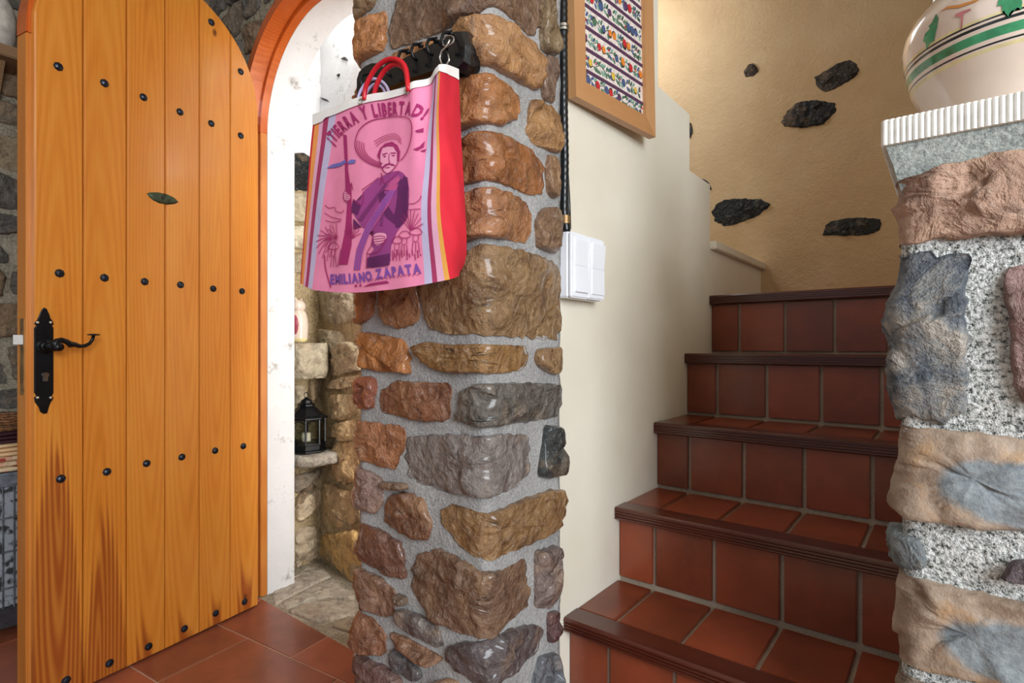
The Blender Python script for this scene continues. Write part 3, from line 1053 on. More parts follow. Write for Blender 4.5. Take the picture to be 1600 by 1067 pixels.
for p in rubble(PL.al - 0.06, PL.right(-0.135), 0.02, 0.32, rnd=r3) + rubble(PL.al - 0.06, PL.right(-0.135), 1.86, ZC - .02, rnd=r3):
    stone(p, plmap, 0.014, r3.choice(BR), pil)

# ------------------------------------------------------------------ right stone pier with cornice slab
PR = Perim(2.158, 2.46, -0.20, 0.018)
pier = empty('stone_pier', (2.30, -0.05, 0), label='cut stone pier in speckled white mortar at the right side of the stairs', cat='pillar')
po = Vector((2.30, -0.05, 0))
prmap = lambda a, z, h: PR(a, z, h) - po
_c = PR.core('mortar', PR.al - 0.29, PR.right(0.10), 0, 1.25, 'mortar_white', None, 0.010, 0.004)
_c.parent = pier
_c.location = -po


def b_of(px, py):
    p = on_y(px, py, PR.yf)
    a = PR.front(p.x)
    if px < 1424: a -= 0.07
    return (a, p.z)


RS = [
    (1350, 0, 2.808, (190, 152, 128), 'stone', [(170, 820), (250, 770), (400, 720), (560, 680), (700, 650), (1000, 620), (1150, 700), (1150, 960), (900, 1020), (702, 1030), (560, 1035), (380, 1050), (200, 1060), (165, 1010), (155, 920)]),
    (1350, 350, 3.048, (124, 124, 124), 'patchy', [(170, 150), (220, 130), (400, 140), (500, 150), (505, 250), (490, 500), (490, 750), (485, 930), (350, 930), (210, 920), (170, 890), (180, 600), (172, 300)]),
    (1350, 350, 3.048, (156, 124, 118), 'stone', [(760, 180), (690, 235), (668, 350), (690, 560), (700, 740), (760, 850), (1000, 890), (1260, 860), (1260, 200), (1000, 170)]),
    (1350, 650, 2.5596, (160, 146, 134), 'core', [(172, 55), (300, 50), (640, 88), (800, 105), (1060, 120), (1060, 490), (800, 475), (640, 460), (460, 445), (300, 420), (190, 412), (160, 320), (175, 250)]),
    (1350, 650, 2.5596, (128, 138, 142), 'stone', [(165, 470), (235, 490), (250, 600), (215, 612), (172, 600)]),
    (1350, 650, 2.5596, (110, 98, 104), 'stone', [(590, 570), (760, 570), (800, 670), (540, 642)]),
    (1350, 650, 2.5596, (160, 140, 120), 'core', [(172, 640), (205, 643), (400, 690), (640, 740), (1050, 800), (1050, 1120), (800, 1110), (640, 1100), (420, 1050), (230, 1015), (165, 960), (160, 760)]),
    (1350, 650, 2.5596, (150, 130, 112), 'stone', [(165, 1060), (420, 1100), (700, 1150), (1050, 1170), (1050, 1420), (160, 1420)]),
]
for ox, oy, s, col, kind, pts in RS:
    q = [b_of(ox + x / s, oy + y / s) for x, y in pts]
    stone(q, prmap, 0.016, col, pier, {'core': 'core_stone', 'patchy': 'patchy_stone'}.get(kind, 'stone_dull'), 'stone', 1.1 if kind == 'core' else 1.5, 0.010)
for p in rubble(PR.al + 0.02, PR.right(0.09), 0.02, 0.30, rnd=r3):
    stone(p, prmap, 0.014, r3.choice(TONES), pier, 'stone_dull')
for p in rubble(PR.front(2.335), PR.right(0.09), 0.31, 1.21, rnd=r3):
    stone(p, prmap, 0.014, r3.choice(TONES), pier, 'stone_dull')
# cement collar flaring up to the slab, then the ribbed white slab
zs0, zs1 = 1.314, 1.350
b = MB()
def rect(x0, x1, y0, y1, z): return [Vector((x0, y0, z)) - po, Vector((x1, y0, z)) - po, Vector((x1, y1, z)) - po, Vector((x0, y1, z)) - po]
b.loops([rect(2.160, 2.458, -0.196, .098, 1.225), rect(2.158, 2.46, -.199, .1, 1.25), rect(2.150, 2.468, -.211, .105, 1.285), rect(2.142, 2.476, -.219, .109, zs0 - .004), rect(2.142, 2.476, -.219, .109, zs0)])
b.build('cement_collar', M['cement'], pier)
x0, x1, y0, y1 = 2.137, 2.482, -0.225, 0.112
loop = []
def edge(ax, ay, bx, by, nx, ny):
    L = hypot(bx - ax, by - ay)
    n = int(L / 0.0068)
    for i in range(n):
        for t, o in ((0.0, -.0016), (0.22, .0006), (0.5, .0012), (0.78, .0006)):
            u = (i + t) / n
            loop.append(Vector((ax + (bx - ax) * u + nx * o, ay + (by - ay) * u + ny * o, 0)))
edge(x0, y0, x1, y0, 0, -1); edge(x1, y0, x1, y1, 1, 0); edge(x1, y1, x0, y1, 0, 1); edge(x0, y1, x0, y0, -1, 0)
c = Vector(((x0 + x1) / 2, (y0 + y1) / 2, 0))
def lp(z, s): return [c + (p - c) * s + Vector((0, 0, z)) - po for p in loop]
MB().loops([lp(zs0, .985), lp(zs0, 1), lp(zs1 - .002, 1), lp(zs1, .99)]).build('cornice_slab', M['cloth_white'], pier)

# ------------------------------------------------------------------ stairs
SX0, SX1 = 1.512, 2.150
RUN, RISE = 0.25, 0.2045
st = empty('staircase', (1.83, -0.3, 0), label='terracotta tiled stairs with dark wooden nosings', cat='stairs')
so = Vector((1.83, -0.3, 0))
YN = [-0.086 + RUN * k for k in range(-1, 5)]
ZN = [0.200, 0.401, 0.600, 0.7995, 1.006, 1.220]
XB = [SX0, 1.6115, 1.765, 1.9165, 2.066, SX1 + 0.07]
b = MB()
zp = 0.0
for i in range(6):
    y1 = YN[i + 1] + 0.03 if i < 5 else 1.65
    b.box(((1.556 if i == 0 else SX0) - so.x, YN[i] + 0.036 - so.y, 0), (SX1 - so.x, 1.649 - so.y if i == 5 else y1 + .01 - so.y, ZN[i] - 0.010))
b.build('body', M['grout'], st)
SXL = SX0
for i in range(6):
    SX0 = 1.556 if i == 0 else SXL
    zlow = 0.0 if i == 0 else ZN[i - 1]
    # riser tiles
    for j in range(5):
        xa, xb = (SX0 if j == 0 else XB[j] + .005), min(XB[j + 1] - .005, SX1)
        dz = R.uniform(-.0008, .0008)
        MB().box((xa - so.x, YN[i] + .027 + dz - so.y, zlow + .007), (xb - so.x, YN[i] + .05 - so.y, ZN[i] - .036), .0018).build('riser_tile', M['tile'], st)
    # tread tiles
    yend = (YN[i + 1] + .020) if i < 5 else 1.64
    rows = [(YN[i] + .066, yend)] if i < 5 else [(YN[i] + .066, YN[i] + .26), (YN[i] + .268, YN[i] + .46), (YN[i] + .468, 1.645)]
    for (ya, yb) in rows:
        for j in range(5):
            xa, xb = (SX0 if j == 0 else XB[j] + .005), min(XB[j + 1] - .005, SX1)
            MB().box((xa - so.x, ya - so.y, ZN[i] - .02), (xb - so.x, yb - so.y, ZN[i] - .002 + R.uniform(-.0006, .0006)), .0018).build('tread_tile', M['tile'], st)
    # ribbed wooden nosing
    pr = [(0.064, -.034), (0.012, -.034), (0.004, -.033), (0.0, -.030)]
    for g in range(3):
        zz = -.026 + g * .007
        pr += [(0.0, zz), (.003, zz + .001), (.003, zz + .003), (0.0, zz + .004)]
    pr += [(0.0, -.004), (0.004, 0.0), (0.060, 0.0), (0.064, -.002)]
    f = [Vector((SX0 - so.x, YN[i] + y - so.y, ZN[i] + z)) for y, z in pr]
    k = [Vector((SX1 - so.x, YN[i] + y - so.y, ZN[i] + z)) for y, z in pr]
    MB().prism(f, k).build('nosing', M['nosing'], st)

# ------------------------------------------------------------------ open door leaf
DF = Vector((0.069, -0.073, 0))
DX = Vector((0.183, -0.983, 0)).normalized()
DN = Vector((-DX.y, DX.x, 0))
door = empty('door_1', DF, atan2(DX.y, DX.x), kind='structure', label='arched honey pine plank door studded with iron, standing open')
DI = Matrix.Translation(DF) @ Matrix.Rotation(atan2(DX.y, DX.x), 4, 'Z')
DI = DI.inverted()


def dpx(px, py, off=0.0):
    """pixel -> door coordinates (x across from hinge, y out of the face, z)"""
    return DI @ hit(px, py, DF + DN * off, DN)


DC, DR, DZ, DW = 0.36, 0.36, 1.943, 0.72
top_at = lambda x, r=DR, c=DC: DZ + sqrt(max(0, r * r - (x - c) ** 2))
for i in range(6):
    xa, xb = i * .12 + .0012, (i + 1) * .12 - .0012
    xm = (xa + xb) / 2
    def loop(e, y):
        n = 10
        p = [Vector((xa + e - xm, y, 0.006 + e)), Vector((xb - e - xm, y, 0.006 + e))]
        for k in range(n + 1):
            x = xb - e + (xa - xb + 2 * e) * k / n
            p.append(Vector((x - xm, y, max(top_at(x, DR - e), DZ - .0) if 0 < x < DW else DZ)))
        return p
    o = MB().loops([loop(0, -.022), loop(0, -.0045), loop(.0035, 0)]).build('plank', M['pine'], door)
    o.location = (xm, 0, 0)
    o.color = [(.10, 0, 0, 1), (.0, 0, 0, 1), (-.2, 0, 0, 1), (.02, .01, 0, 1), (.42, 0, 0, 1), (.66, .012, 0, 1)][i]
# back frame of the leaf: rebated edge, its arched head of redder wood
b = MB()
xl, xh = -0.004, DW + .010
b.box((xl, -.078, .004), (xh, -.0225, 1.915), .003)
b.build('backing_panel', M['pine_edge'], door)
def half(r, y, n=30): return [Vector((DC + (r + .012) * cos(pi * k / n), y, 1.916 + (DZ - 1.916) + (r + .004) * sin(pi * k / n))) for k in range(n + 1)]
hd = [[Vector((DC + DR + .010, y, 1.916))] + half(DR - .002, y) + [Vector((DC - DR - .004, y, 1.916))] for y in (-.078, -.0225)]
MB().prism(hd[1], hd[0]).build('arched_head', M['red_wood'], door)


def stud_at(px, py):
    p = dpx(px, py)
    R0 = .0125
    vs = [[Vector((p.x + r * cos(2 * pi * k / 8), y, p.z + r * sin(2 * pi * k / 8))) for k in range(8)] for r, y in ((R0, -.002), (R0, .002), (R0 * .78, .006), (R0 * .35, .0085))]
    MB().loops(vs).build('stud', M['stud'], door)


for q in [(91, 104), (163, 130), (224, 152), (281, 175), (330, 193), (376, 212), (330, 35), (376, 112),
          (93, 427), (163, 434), (226, 440), (282, 445), (333, 451), (378, 455),
          (95, 748), (167, 737), (229, 724), (284, 714), (336, 704), (380, 697),
          (103, 1063), (171, 1036), (232, 1010), (288, 982), (337, 958), (382, 940), (262, -12), (205, -14), (135, -40)]:
    stud_at(*q)

# handle plate with spindle, lever and cylinder
hp = [(385, 58), (412, 70), (420, 92), (432, 112), (442, 150), (465, 180), (472, 205), (455, 212), (470, 240), (470, 808), (455, 832), (472, 852), (447, 890), (430, 930), (415, 985), (385, 993), (355, 975), (342, 935), (310, 890), (303, 850), (320, 832), (303, 805), (303, 240), (320, 215), (303, 200), (322, 175), (340, 140), (352, 112), (362, 88)]
q = [dpx(x / 5.6167, 470 + y / 5.6167, .003) for x, y in hp]
cx, cz = sum(p.x for p in q) / len(q), sum(p.z for p in q) / len(q)
b = MB()
b.loops([[Vector((p.x, -.001, p.z)) for p in q], [Vector((p.x, .003, p.z)) for p in q], [Vector((cx + (p.x - cx) * .9, .005, cz + (p.z - cz) * .985)) for p in q]])
plate = b.build('handle_plate', M['iron'], door)
P = dpx(395 / 5.6167, 470 + 400 / 5.6167, .004)
b = MB()
for r0, r1, y0, y1 in ((.021, .021, .004, .009), (.016, .013, .009, .016), (.010, .010, .016, .050)):
    b.tube([(P.x, y0, P.z), (P.x, y1, P.z)], [r0, r1], 16)
Q = dpx(505 / 5.6167, 470 + 405 / 5.6167, .055)
b.build('spindle', M['iron'], plate, True)
lv = [(478, 405), (485, 375), (500, 355), (540, 345), (585, 358), (620, 385), (650, 382), (700, 398), (745, 395), (785, 375), (812, 340), (822, 300)]
pts = [dpx(x / 5.6167, 470 + y / 5.6167, .055) for x, y in lv]
b = MB().tube(pts, [.010, .010, .0085, .008, .0075, .0095, .0075, .006, .0055, .005, .0045, .0045], 10)
b.tube([(Q.x, .040, Q.z), (Q.x, .066, Q.z)], [.012, .0115], 14)
E = dpx(822 / 5.6167, 470 + 296 / 5.6167, .055)
b.lathe([(.004, -.003), (.016, -.002), (.016, .001), (.004, .003)], E, 16)
b.build('lever', M['iron'], plate, True)
K = dpx(398 / 5.6167, 470 + 650 / 5.6167, .005)
K2 = dpx(398 / 5.6167, 470 + 705 / 5.6167, .005)
MB().tube([(K.x, .003, K.z), (K.x, .009, K.z)], .0075, 14).box((K.x - .005, .003, K2.z), (K.x + .005, .0085, K.z)).build('lock_cylinder', M['chrome'], plate)
b = MB()
for px in (330, 445):
    for py in (190, 850):
        p = dpx(px / 5.6167, 470 + py / 5.6167, .005)
        b.ball((p.x, .0055, p.z), .004, .0025, .004, 8)
b.build('screw', M['chrome'], plate)
# peephole cover
pc = [dpx(x / 2.667, 300 + y / 2.667, .003) for x, y in [(614, 5), (630, 1), (660, 1), (700, 10), (728, 24), (745, 42), (728, 50), (700, 52), (665, 46), (640, 34), (622, 18)]]
cx, cz = sum(p.x for p in pc) / len(pc), sum(p.z for p in pc) / len(pc)
pv = MB().loops([[Vector((cx + (p.x - cx) * s, y, cz + (p.z - cz) * s)) for p in pc] for s, y in ((1, 0), (1, .002), (.75, .006), (.3, .0075))]).build('peephole_cover', M['patina'], door)
MB().tube([(cx, .007, cz), (cx, .010, cz)], .006, 10).build('peephole_knob', M['iron'], pv)
# latch on the rebated edge
lp0 = MB().box((DW + .0095, -.056, .892), (DW + .0115, -.034, 1.108)).build('latch_plate', M['brass'], door)
MB().prism([Vector((DW + .011, -.060, 1.035)), Vector((DW + .026, -.058, 1.035)), Vector((DW + .011, -.036, 1.035))],
           [Vector((DW + .011, -.060, 1.062)), Vector((DW + .026, -.058, 1.062)), Vector((DW + .011, -.036, 1.062))]).build('latch_bolt', M['bright_metal'], lp0)
b = MB()
for z in (.30, 1.0, 1.72):
    b.tube([(-.010, -.070, z), (-.010, -.070, z + .09)], .008, 10)
b.build('hinge', M['iron'], door)

# ------------------------------------------------------------------ arched door frame
tr = empty('trim_1', (0, 0, 0), kind='structure', label='red stained wooden arch over two pine posts framing the doorway')
def post(x0, x1, inner):
    s = 1 if inner > 0 else -1
    b = MB()
    b.box((min(x0, x1), -.086, 0), (max(x0, x1), -.030, ACZ), .002)
    xi = x1
    b.box((min(x0, xi + s * .014), -.029, 0), (max(x0, xi + s * .014), -.001, ACZ), .002)
    return b.build('post', M['pine_edge'], tr)
post(-.052, -.014, 1)
post(.852, .814, -1)
b = MB()
def ring(r0, r1, y0, y1, n=40):
    vs, fs = [], []
    for k in range(n + 1):
        a = pi * k / n
        for r, y in ((r0, y0), (r1, y0), (r1, y1), (r0, y1)):
            vs.append((ACX - r * cos(a), y, ACZ + r * sin(a)))
    for k in range(n):
        for j in range(4):
            j2 = (j + 1) % 4
            fs.append((k * 4 + j, k * 4 + j2, (k + 1) * 4 + j2, (k + 1) * 4 + j))
    fs += [(0, 1, 2, 3), (n * 4 + 3, n * 4 + 2, n * 4 + 1, n * 4)]
    b.add(vs, fs)
ring(.416, .452, -.092, -.030)
ring(.400, .4515, -.0298, -.001)
b.build('arch', M['red_wood'], tr, False)

# ------------------------------------------------------------------ coat rack on the pillar
RY = PL.yf - 0.022
rp = [(563, 128), (567, 115), (576, 106), (586, 101), (596, 101), (605, 108), (622, 104), (643, 93), (680, 74), (711, 57), (724, 51), (735, 52), (741, 75), (739, 104), (727, 117), (717, 113), (690, 118), (648, 131), (615, 144), (585, 152), (563, 156)]
q = [on_y(x, y, RY) for x, y in rp]
rc = sum(q, Vector()) / len(q)
rack = empty('coat_rack', rc, label='black wooden coat rack with iron hooks fixed to the stone pillar', cat='coat rack')
q = [p - rc for p in q]
def rl(s, y): return [Vector((p.x * s, y, p.z * (s if s == 1 else s * .92))) for p in q]
MB().loops([rl(1, .020), rl(1, -.008), rl(.95, -.016)]).build('board', M['black_wood'], rack)
for i, (x, y) in enumerate([(637, 84), (657, 74), (681, 66), (704, 56), (617, 100), (578, 120)]):
    p = on_y(x, y, RY - .016) - rc
    pts = [p + Vector(d) for d in ((0, .006, .004), (0, -.006, .004), (.001, -.020, -.004), (.002, -.026, -.018), (.003, -.022, -.030), (.004, -.012, -.032))]
    hk = MB().tube(pts, .0032, 8).build('hook', M['iron'], rack, True)
    MB().ball(p + Vector((0, -.001, .004)), .0065, .003, .0065, 10).build('rosette', M['iron'], hk, True)
MB().tube([on_y(700 + 4 * cos(t), 64 + 0 * t, RY - .04) - rc + Vector((.009 * cos(t), 0, .009 * sin(t))) for t in [2 * pi * k / 14 for k in range(15)]], .0016, 6, caps=False).build('key_ring', M['chrome'], rack, True)

# ------------------------------------------------------------------ printed market bag
BY = PL.yf - 0.118
def lerp_curve(c, t):
    # arc-length free piecewise linear with smooth knots
    n = len(c) - 1
    f = min(max(t, 0), 1) * n
    i = min(int(f), n - 1)
    u = f - i
    p0, p1, p2, p3 = c[max(i - 1, 0)], c[i], c[i + 1], c[min(i + 2, n)]
    return tuple(0.5 * ((2 * p1[k]) + (-p0[k] + p2[k]) * u + (2 * p0[k] - 5 * p1[k] + 4 * p2[k] - p3[k]) * u * u + (-p0[k] + 3 * p1[k] - 3 * p2[k] + p3[k]) * u ** 3) for k in (0, 1))


CL = [(492, 181), (487, 250), (482, 310), (476, 380), (470, 443)]
CR = [(689, 103), (687, 185), (691, 262), (695, 345), (706, 437)]
CT = [(492, 181), (540, 166), (590, 150), (640, 138), (668, 121), (689, 103)]
CB = [(470, 443), (500, 454), (560, 458), (610, 455), (655, 449), (706, 437)]


def coons(u, v):
    t, bt, l, r = lerp_curve(CT, u), lerp_curve(CB, u), lerp_curve(CL, v), lerp_curve(CR, v)
    c = []
    for k in (0, 1):
        c.append((1 - v) * t[k] + v * bt[k] + (1 - u) * l[k] + u * r[k]
                 - ((1 - u) * (1 - v) * CT[0][k] + u * (1 - v) * CT[-1][k] + (1 - u) * v * CB[0][k] + u * v * CB[-1][k]))
    return c


bagc = on_y(590, 300, BY)
bag = empty('tote_bag', bagc, label='pink and red striped market bag with a printed rider in a wide sombrero', cat='bag')


def bagpt(px, py, off=0.0):
    p = on_y(px, py, BY)
    x, z = p.x - bagc.x, p.z - bagc.z
    w = noise.noise((x * 7 + 3, z * 3.2, 1.0)) * .008 + noise.noise((x * 18, z * 7, 4.0)) * .003
    fold = math.exp(-((px - 668) / 10) ** 2) * .010 * max(0, min(1, (300 - py) / 150)) - math.exp(-((px - 652) / 9) ** 2) * .007 * max(0, min(1, (260 - py) / 120))
    bulge = .016 * cos(min(1, abs(x) / .27) * pi / 2) * (0.35 + .65 * max(0, min(1, (py - 120) / 200)))
    p.y += w - bulge + fold - off
    return p - bagc


def cloth(name, col, rough=0.75):
    m = N(name, rough, 0.35)
    v = m.coord()
    f = m.noise(v, 9, 4)
    m.base(m.ramp(f, [(0.3, tuple(c * .93 for c in col)), (0.7, tuple(min(255, c * 1.04) for c in col))]))
    wv = m.n('ShaderNodeTexWave')
    wv.inputs['Scale'].default_value = 260
    m.l(v, wv.inputs['Vector'])
    m.bump(wv.outputs['Fac'], 0.08, 0.001)
    return m.mat


BC = dict(red=(208, 36, 54), orange=(246, 160, 84), lilac=(240, 180, 208), maroon=(176, 60, 104), blue=(204, 194, 226), pink=(250, 146, 184), yellow=(246, 178, 84), white=(255, 246, 242))
BM = {k: cloth('bag_' + k, v) for k, v in BC.items()}
USTR = [(0, 'red'), (.022, 'orange'), (.062, 'lilac'), (.092, 'maroon'), (.125, 'blue'), (.168, 'pink'), (.862, 'blue'), (.898, 'maroon'), (.922, 'lilac'), (.960, 'yellow'), (1.0, None)]
us = [0.0]
cm = []
names = list(BM)
for (a, nm), (bb, _) in zip(USTR, USTR[1:]):
    n = max(1, int((bb - a) / .024))
    for k in range(n):
        us.append(a + (bb - a) * (k + 1) / n)
        cm.append(names.index(nm))
NV = 44
vs, fs, fm = [], [], []
for j in range(NV + 1):
    for u in us:
        vs.append(bagpt(*coons(u, j / NV)))
w = len(us)
for j in range(NV):
    for i in range(w - 1):
        fs.append((j * w + i, j * w + i + 1, (j + 1) * w + i + 1, (j + 1) * w + i))
        fm.append(cm[i])
mesh('front_panel', vs, fs, [BM[k] for k in names], bag, True, fm)
# right gusset, back, bottom
GO = [(717, 110), (720, 200), (725, 290), (729, 372), (727, 408), (716, 430)]
def gpt(u, v):
    a = bagpt(*lerp_curve(CR, v))
    p = lerp_curve(GO, v)
    bq = on_y(p[0], p[1], BY + .064) - bagc
    q = a.lerp(bq, u)
    q.x += .010 * sin(pi * u) * (0.3 + v) + noise.noise((u * 2, v * 6, 3)) * .006 * sin(pi * u)
    q.y -= .004 * sin(pi * u)
    return q
vs = [gpt(i / 8, j / 30) for j in range(31) for i in range(9)]
fs = [(j * 9 + i, j * 9 + i + 1, (j + 1) * 9 + i + 1, (j + 1) * 9 + i) for j in range(30) for i in range(8)]
mesh('gusset', vs, fs, BM['red'], bag, True)
def bkpt(u, v):
    a = bagpt(*lerp_curve(CL, v)) + Vector((.012, .064, .004))
    q = a.lerp(gpt(1, v), u)
    q.z += (-.012 * sin(pi * u)) * v
    return q
vs = [bkpt(i / 12, j / 16) for j in range(17) for i in range(13)]
fs = [(j * 13 + i, j * 13 + i + 1, (j + 1) * 13 + i + 1, (j + 1) * 13 + i) for j in range(16) for i in range(12)]
mesh('back_panel', vs, fs, BM['pink'], bag, True)
vs = [x for i in range(25) for x in (bagpt(*coons(i / 24, 1)), bkpt(i / 24, 1))]
mesh('bottom_panel', vs, [(2 * i, 2 * i + 1, 2 * i + 3, 2 * i + 2) for i in range(24)], BM['pink'], bag, True)
vs = [x for j in range(21) for x in (bagpt(*coons(0, j / 20)), (bagpt(*coons(0, j / 20)) + bkpt(0, j / 20)) / 2 + Vector((.012, 0, 0)), bkpt(0, j / 20))]
mesh('gusset', vs, [q for j in range(20) for q in ((3 * j, 3 * j + 1, 3 * j + 4, 3 * j + 3), (3 * j + 1, 3 * j + 2, 3 * j + 5, 3 * j + 4))], BM['red'], bag, True)
# white hem along the mouth
vs, n = [], 48
for i in range(n + 1):
    u = i / n
    x, y = lerp_curve(CT, u)
    hgt = 12 - 3 * u + (4 if u < .1 else 0)
    vs += [bagpt(x, y - 1, .0025), bagpt(x, y + hgt, .0025)]
e0, e1 = gpt(0.02, 0.0), gpt(.02, .045)
for k in range(1, 7):
    a, bq = gpt(k / 6, 0.0), gpt(k / 6, .05)
    vs += [a + Vector((.002, -.002, .001)), bq + Vector((.002, -.002, 0))]
mesh('hem', vs, [(2 * i, 2 * i + 1, 2 * i + 3, 2 * i + 2) for i in range(len(vs) // 2 - 1)], BM['white'], bag, True)
for x, y in ((573, 163), (642, 147)):
    c = bagpt(x, y, .004)
    MB().tube([c + Vector((.005 * cos(t), 0, .005 * sin(t))) for t in [2 * pi * k / 12 for k in range(13)]], .0012, 6, caps=False).build('eyelet', M['chrome'], bag, True)
# tubular handles
M['red_tube'] = plain('red_plastic_tube', (206, 24, 40), 0.25, 0, 0.06, nscale=8)
M['lilac_tube'] = plain('lilac_plastic_tube', (206, 196, 236), 0.3, 0, 0.04, nscale=8)
def handle(pts, r, mat, off):
    c = [(bagpt(*lerp_curve(pts, k / 26)) + Vector((0, off + .006 * sin(pi * k / 26) * (1 if off > .02 else -1), 0))) for k in range(27)]
    MB().tube(c, r, 10).build('handle', M[mat], bag, True)
handle([(578, 160), (582, 138), (595, 113), (612, 98), (628, 97), (640, 110), (646, 146)], .0046, 'red_tube', -.003)
handle([(587, 158), (591, 138), (602, 115), (616, 103), (627, 103), (635, 113), (640, 148)], .0046, 'red_tube', .004)
handle([(538, 170), (541, 140), (550, 122), (563, 114), (578, 119), (588, 134), (593, 160)], .0030, 'lilac_tube', .034)
handle([(545, 168), (548, 143), (555, 128), (564, 121), (574, 125), (582, 138), (587, 160)], .0030, 'lilac_tube', .038)
MB().tube([on_y(x, y, BY + .03) - bagc for x, y in ((703, 62), (698, 72), (690, 80), (687, 90), (691, 103), (697, 104), (702, 94), (700, 84))], .0018, 6).build('snap_hook', M['chrome'], bag, True)

# the print: flat ink following the cloth
INK = {k: cloth('ink_' + k, v) for k, v in dict(magenta=(170, 44, 108), purple=(158, 66, 134), violet=(136, 80, 170), dark=(104, 38, 96), mid=(196, 84, 140), blue=(120, 112, 190), skin=(252, 166, 198)).items()}
def even(c, n=40):
    q = [lerp_curve(c, k / 200) for k in range(201)]
    L = [0.0]
    for a, b_ in zip(q, q[1:]): L.append(L[-1] + hypot(b_[0] - a[0], b_[1] - a[1]))
    out, j = [], 0
    for k in range(n + 1):
        d = L[-1] * k / n
        while j < 199 and L[j + 1] < d: j += 1
        t = (d - L[j]) / max(1e-9, L[j + 1] - L[j])
        out.append(tuple(q[j][i] + (q[j + 1][i] - q[j][i]) * t for i in (0, 1)))
    return out
class Ink:
    def __init__(s, off): s.v, s.f, s.off = [], [], off
    def poly(s, pts, sm=0):
        if sm: pts = chaikin(pts, sm)
        bm = bmesh.new()
        f = bm.faces.new([bm.verts.new((x, y, 0)) for x, y in pts])
        bmesh.ops.triangulate(bm, faces=[f])
        for _ in range(2):
            lo = [e for e in bm.edges if e.calc_length() > 12]
            if lo: bmesh.ops.subdivide_edges(bm, edges=lo, cuts=1)
            bmesh.ops.triangulate(bm, faces=[g for g in bm.faces if len(g.verts) > 3])
        bm.verts.index_update()
        n = len(s.v)
        s.v += [bagpt(v.co.x, v.co.y, s.off) for v in bm.verts]
        s.f += [[v.index + n for v in g.verts] for g in bm.faces]
        bm.free()
        return s
    def line(s, pts, w=1.2, sm=2):
        n = max(8, int(sum(hypot(b[0] - a[0], b[1] - a[1]) for a, b in zip(pts, pts[1:])) / 4))
        c = [lerp_curve(pts, k / n) for k in range(n + 1)] if len(pts) > 2 else [tuple(pts[0][i] + (pts[1][i] - pts[0][i]) * k / n for i in (0, 1)) for k in range(n + 1)]
        b0 = len(s.v)
        for i, (x, y) in enumerate(c):
            x1, y1 = c[min(i + 1, n)]; x0, y0 = c[max(i - 1, 0)]
            d = hypot(x1 - x0, y1 - y0) or 1
            nx, ny = -(y1 - y0) / d * w / 2, (x1 - x0) / d * w / 2
            s.v += [bagpt(x + nx, y + ny, s.off), bagpt(x - nx, y - ny, s.off)]
        s.f += [(b0 + 2 * i, b0 + 2 * i + 1, b0 + 2 * i + 3, b0 + 2 * i + 2) for i in range(n)]
        return s
    def text(s, string, path, h, squeeze=.8, ink='magenta', bold=.03):
        cu = []
        for ch in string:
            if ch == ' ':
                cu.append(None); continue
            c = bpy.data.curves.new('t', 'FONT')
            c.body = ch; c.size = 1.0; c.offset = bold; c.resolution_u = 2
            o = bpy.data.objects.new('t', c)
            COL.objects.link(o)
            dg = bpy.context.evaluated_depsgraph_get()
            me = o.evaluated_get(dg).to_mesh()
            cu.append(([v.co.copy() for v in me.vertices], [list(p.vertices) for p in me.polygons]))
            o.evaluated_get(dg).to_mesh_clear()
            bpy.data.objects.remove(o); bpy.data.curves.remove(c)
        wd = [.36 if g is None else max(v.x for v in g[0]) - min(v.x for v in g[0]) + .12 for g in cu]
        T = sum(wd)
        path = even(path)
        x = 0
        for g, wi in zip(cu, wd):
            if g is not None:
                mx = min(v.x for v in g[0])
                tm = (x + wi / 2) / T
                p = lerp_curve(path, tm); e = lerp_curve(path, min(1, tm + .02)); e0 = lerp_curve(path, max(0, tm - .02))
                d = hypot(e[0] - e0[0], e[1] - e0[1])
                tx, ty = (e[0] - e0[0]) / d, (e[1] - e0[1]) / d
                L = sum(hypot(lerp_curve(path, (k + 1) / 20)[0] - lerp_curve(path, k / 20)[0], lerp_curve(path, (k + 1) / 20)[1] - lerp_curve(path, k / 20)[1]) for k in range(20))
                sc = L / T
                s.v, s.f = [], []
                n = 0
                for v in g[0]:
                    a = (v.x - mx - (wi - .12) / 2) * sc
                    up = v.y / .73 * h
                    s.v.append(bagpt(p[0] + tx * a + ty * up, p[1] + ty * a - tx * up, s.off))
                s.f += [[i + n for i in q] for q in g[1]]
                s.build('printed_letter', ink)
            x += wi
        return s
    def build(s, name, ink, **k): return mesh(name, s.v, s.f, INK[ink], bag, True, **k)

def z1(*p): return [(470 + x / 5.926, 140 + y / 5.926) for x, y in p]      # crop (470,140)
def z2(*p): return [(470 + x / 5.926, 290 + y / 5.926) for x, y in p]      # crop (470,290)

Ink(.0016).text('¡TIERRA Y LIBERTAD!', z1((335, 525), (460, 398), (600, 310), (700, 272), (800, 252), (930, 242), (1040, 250), (1145, 285)), 20.5, bold=.045)
Ink(.0016).text('EMILIANO ZAPATA', z2((318, 915), (470, 912), (640, 900), (800, 870), (1000, 840), (1180, 815)), 15, ink='violet', bold=.05)
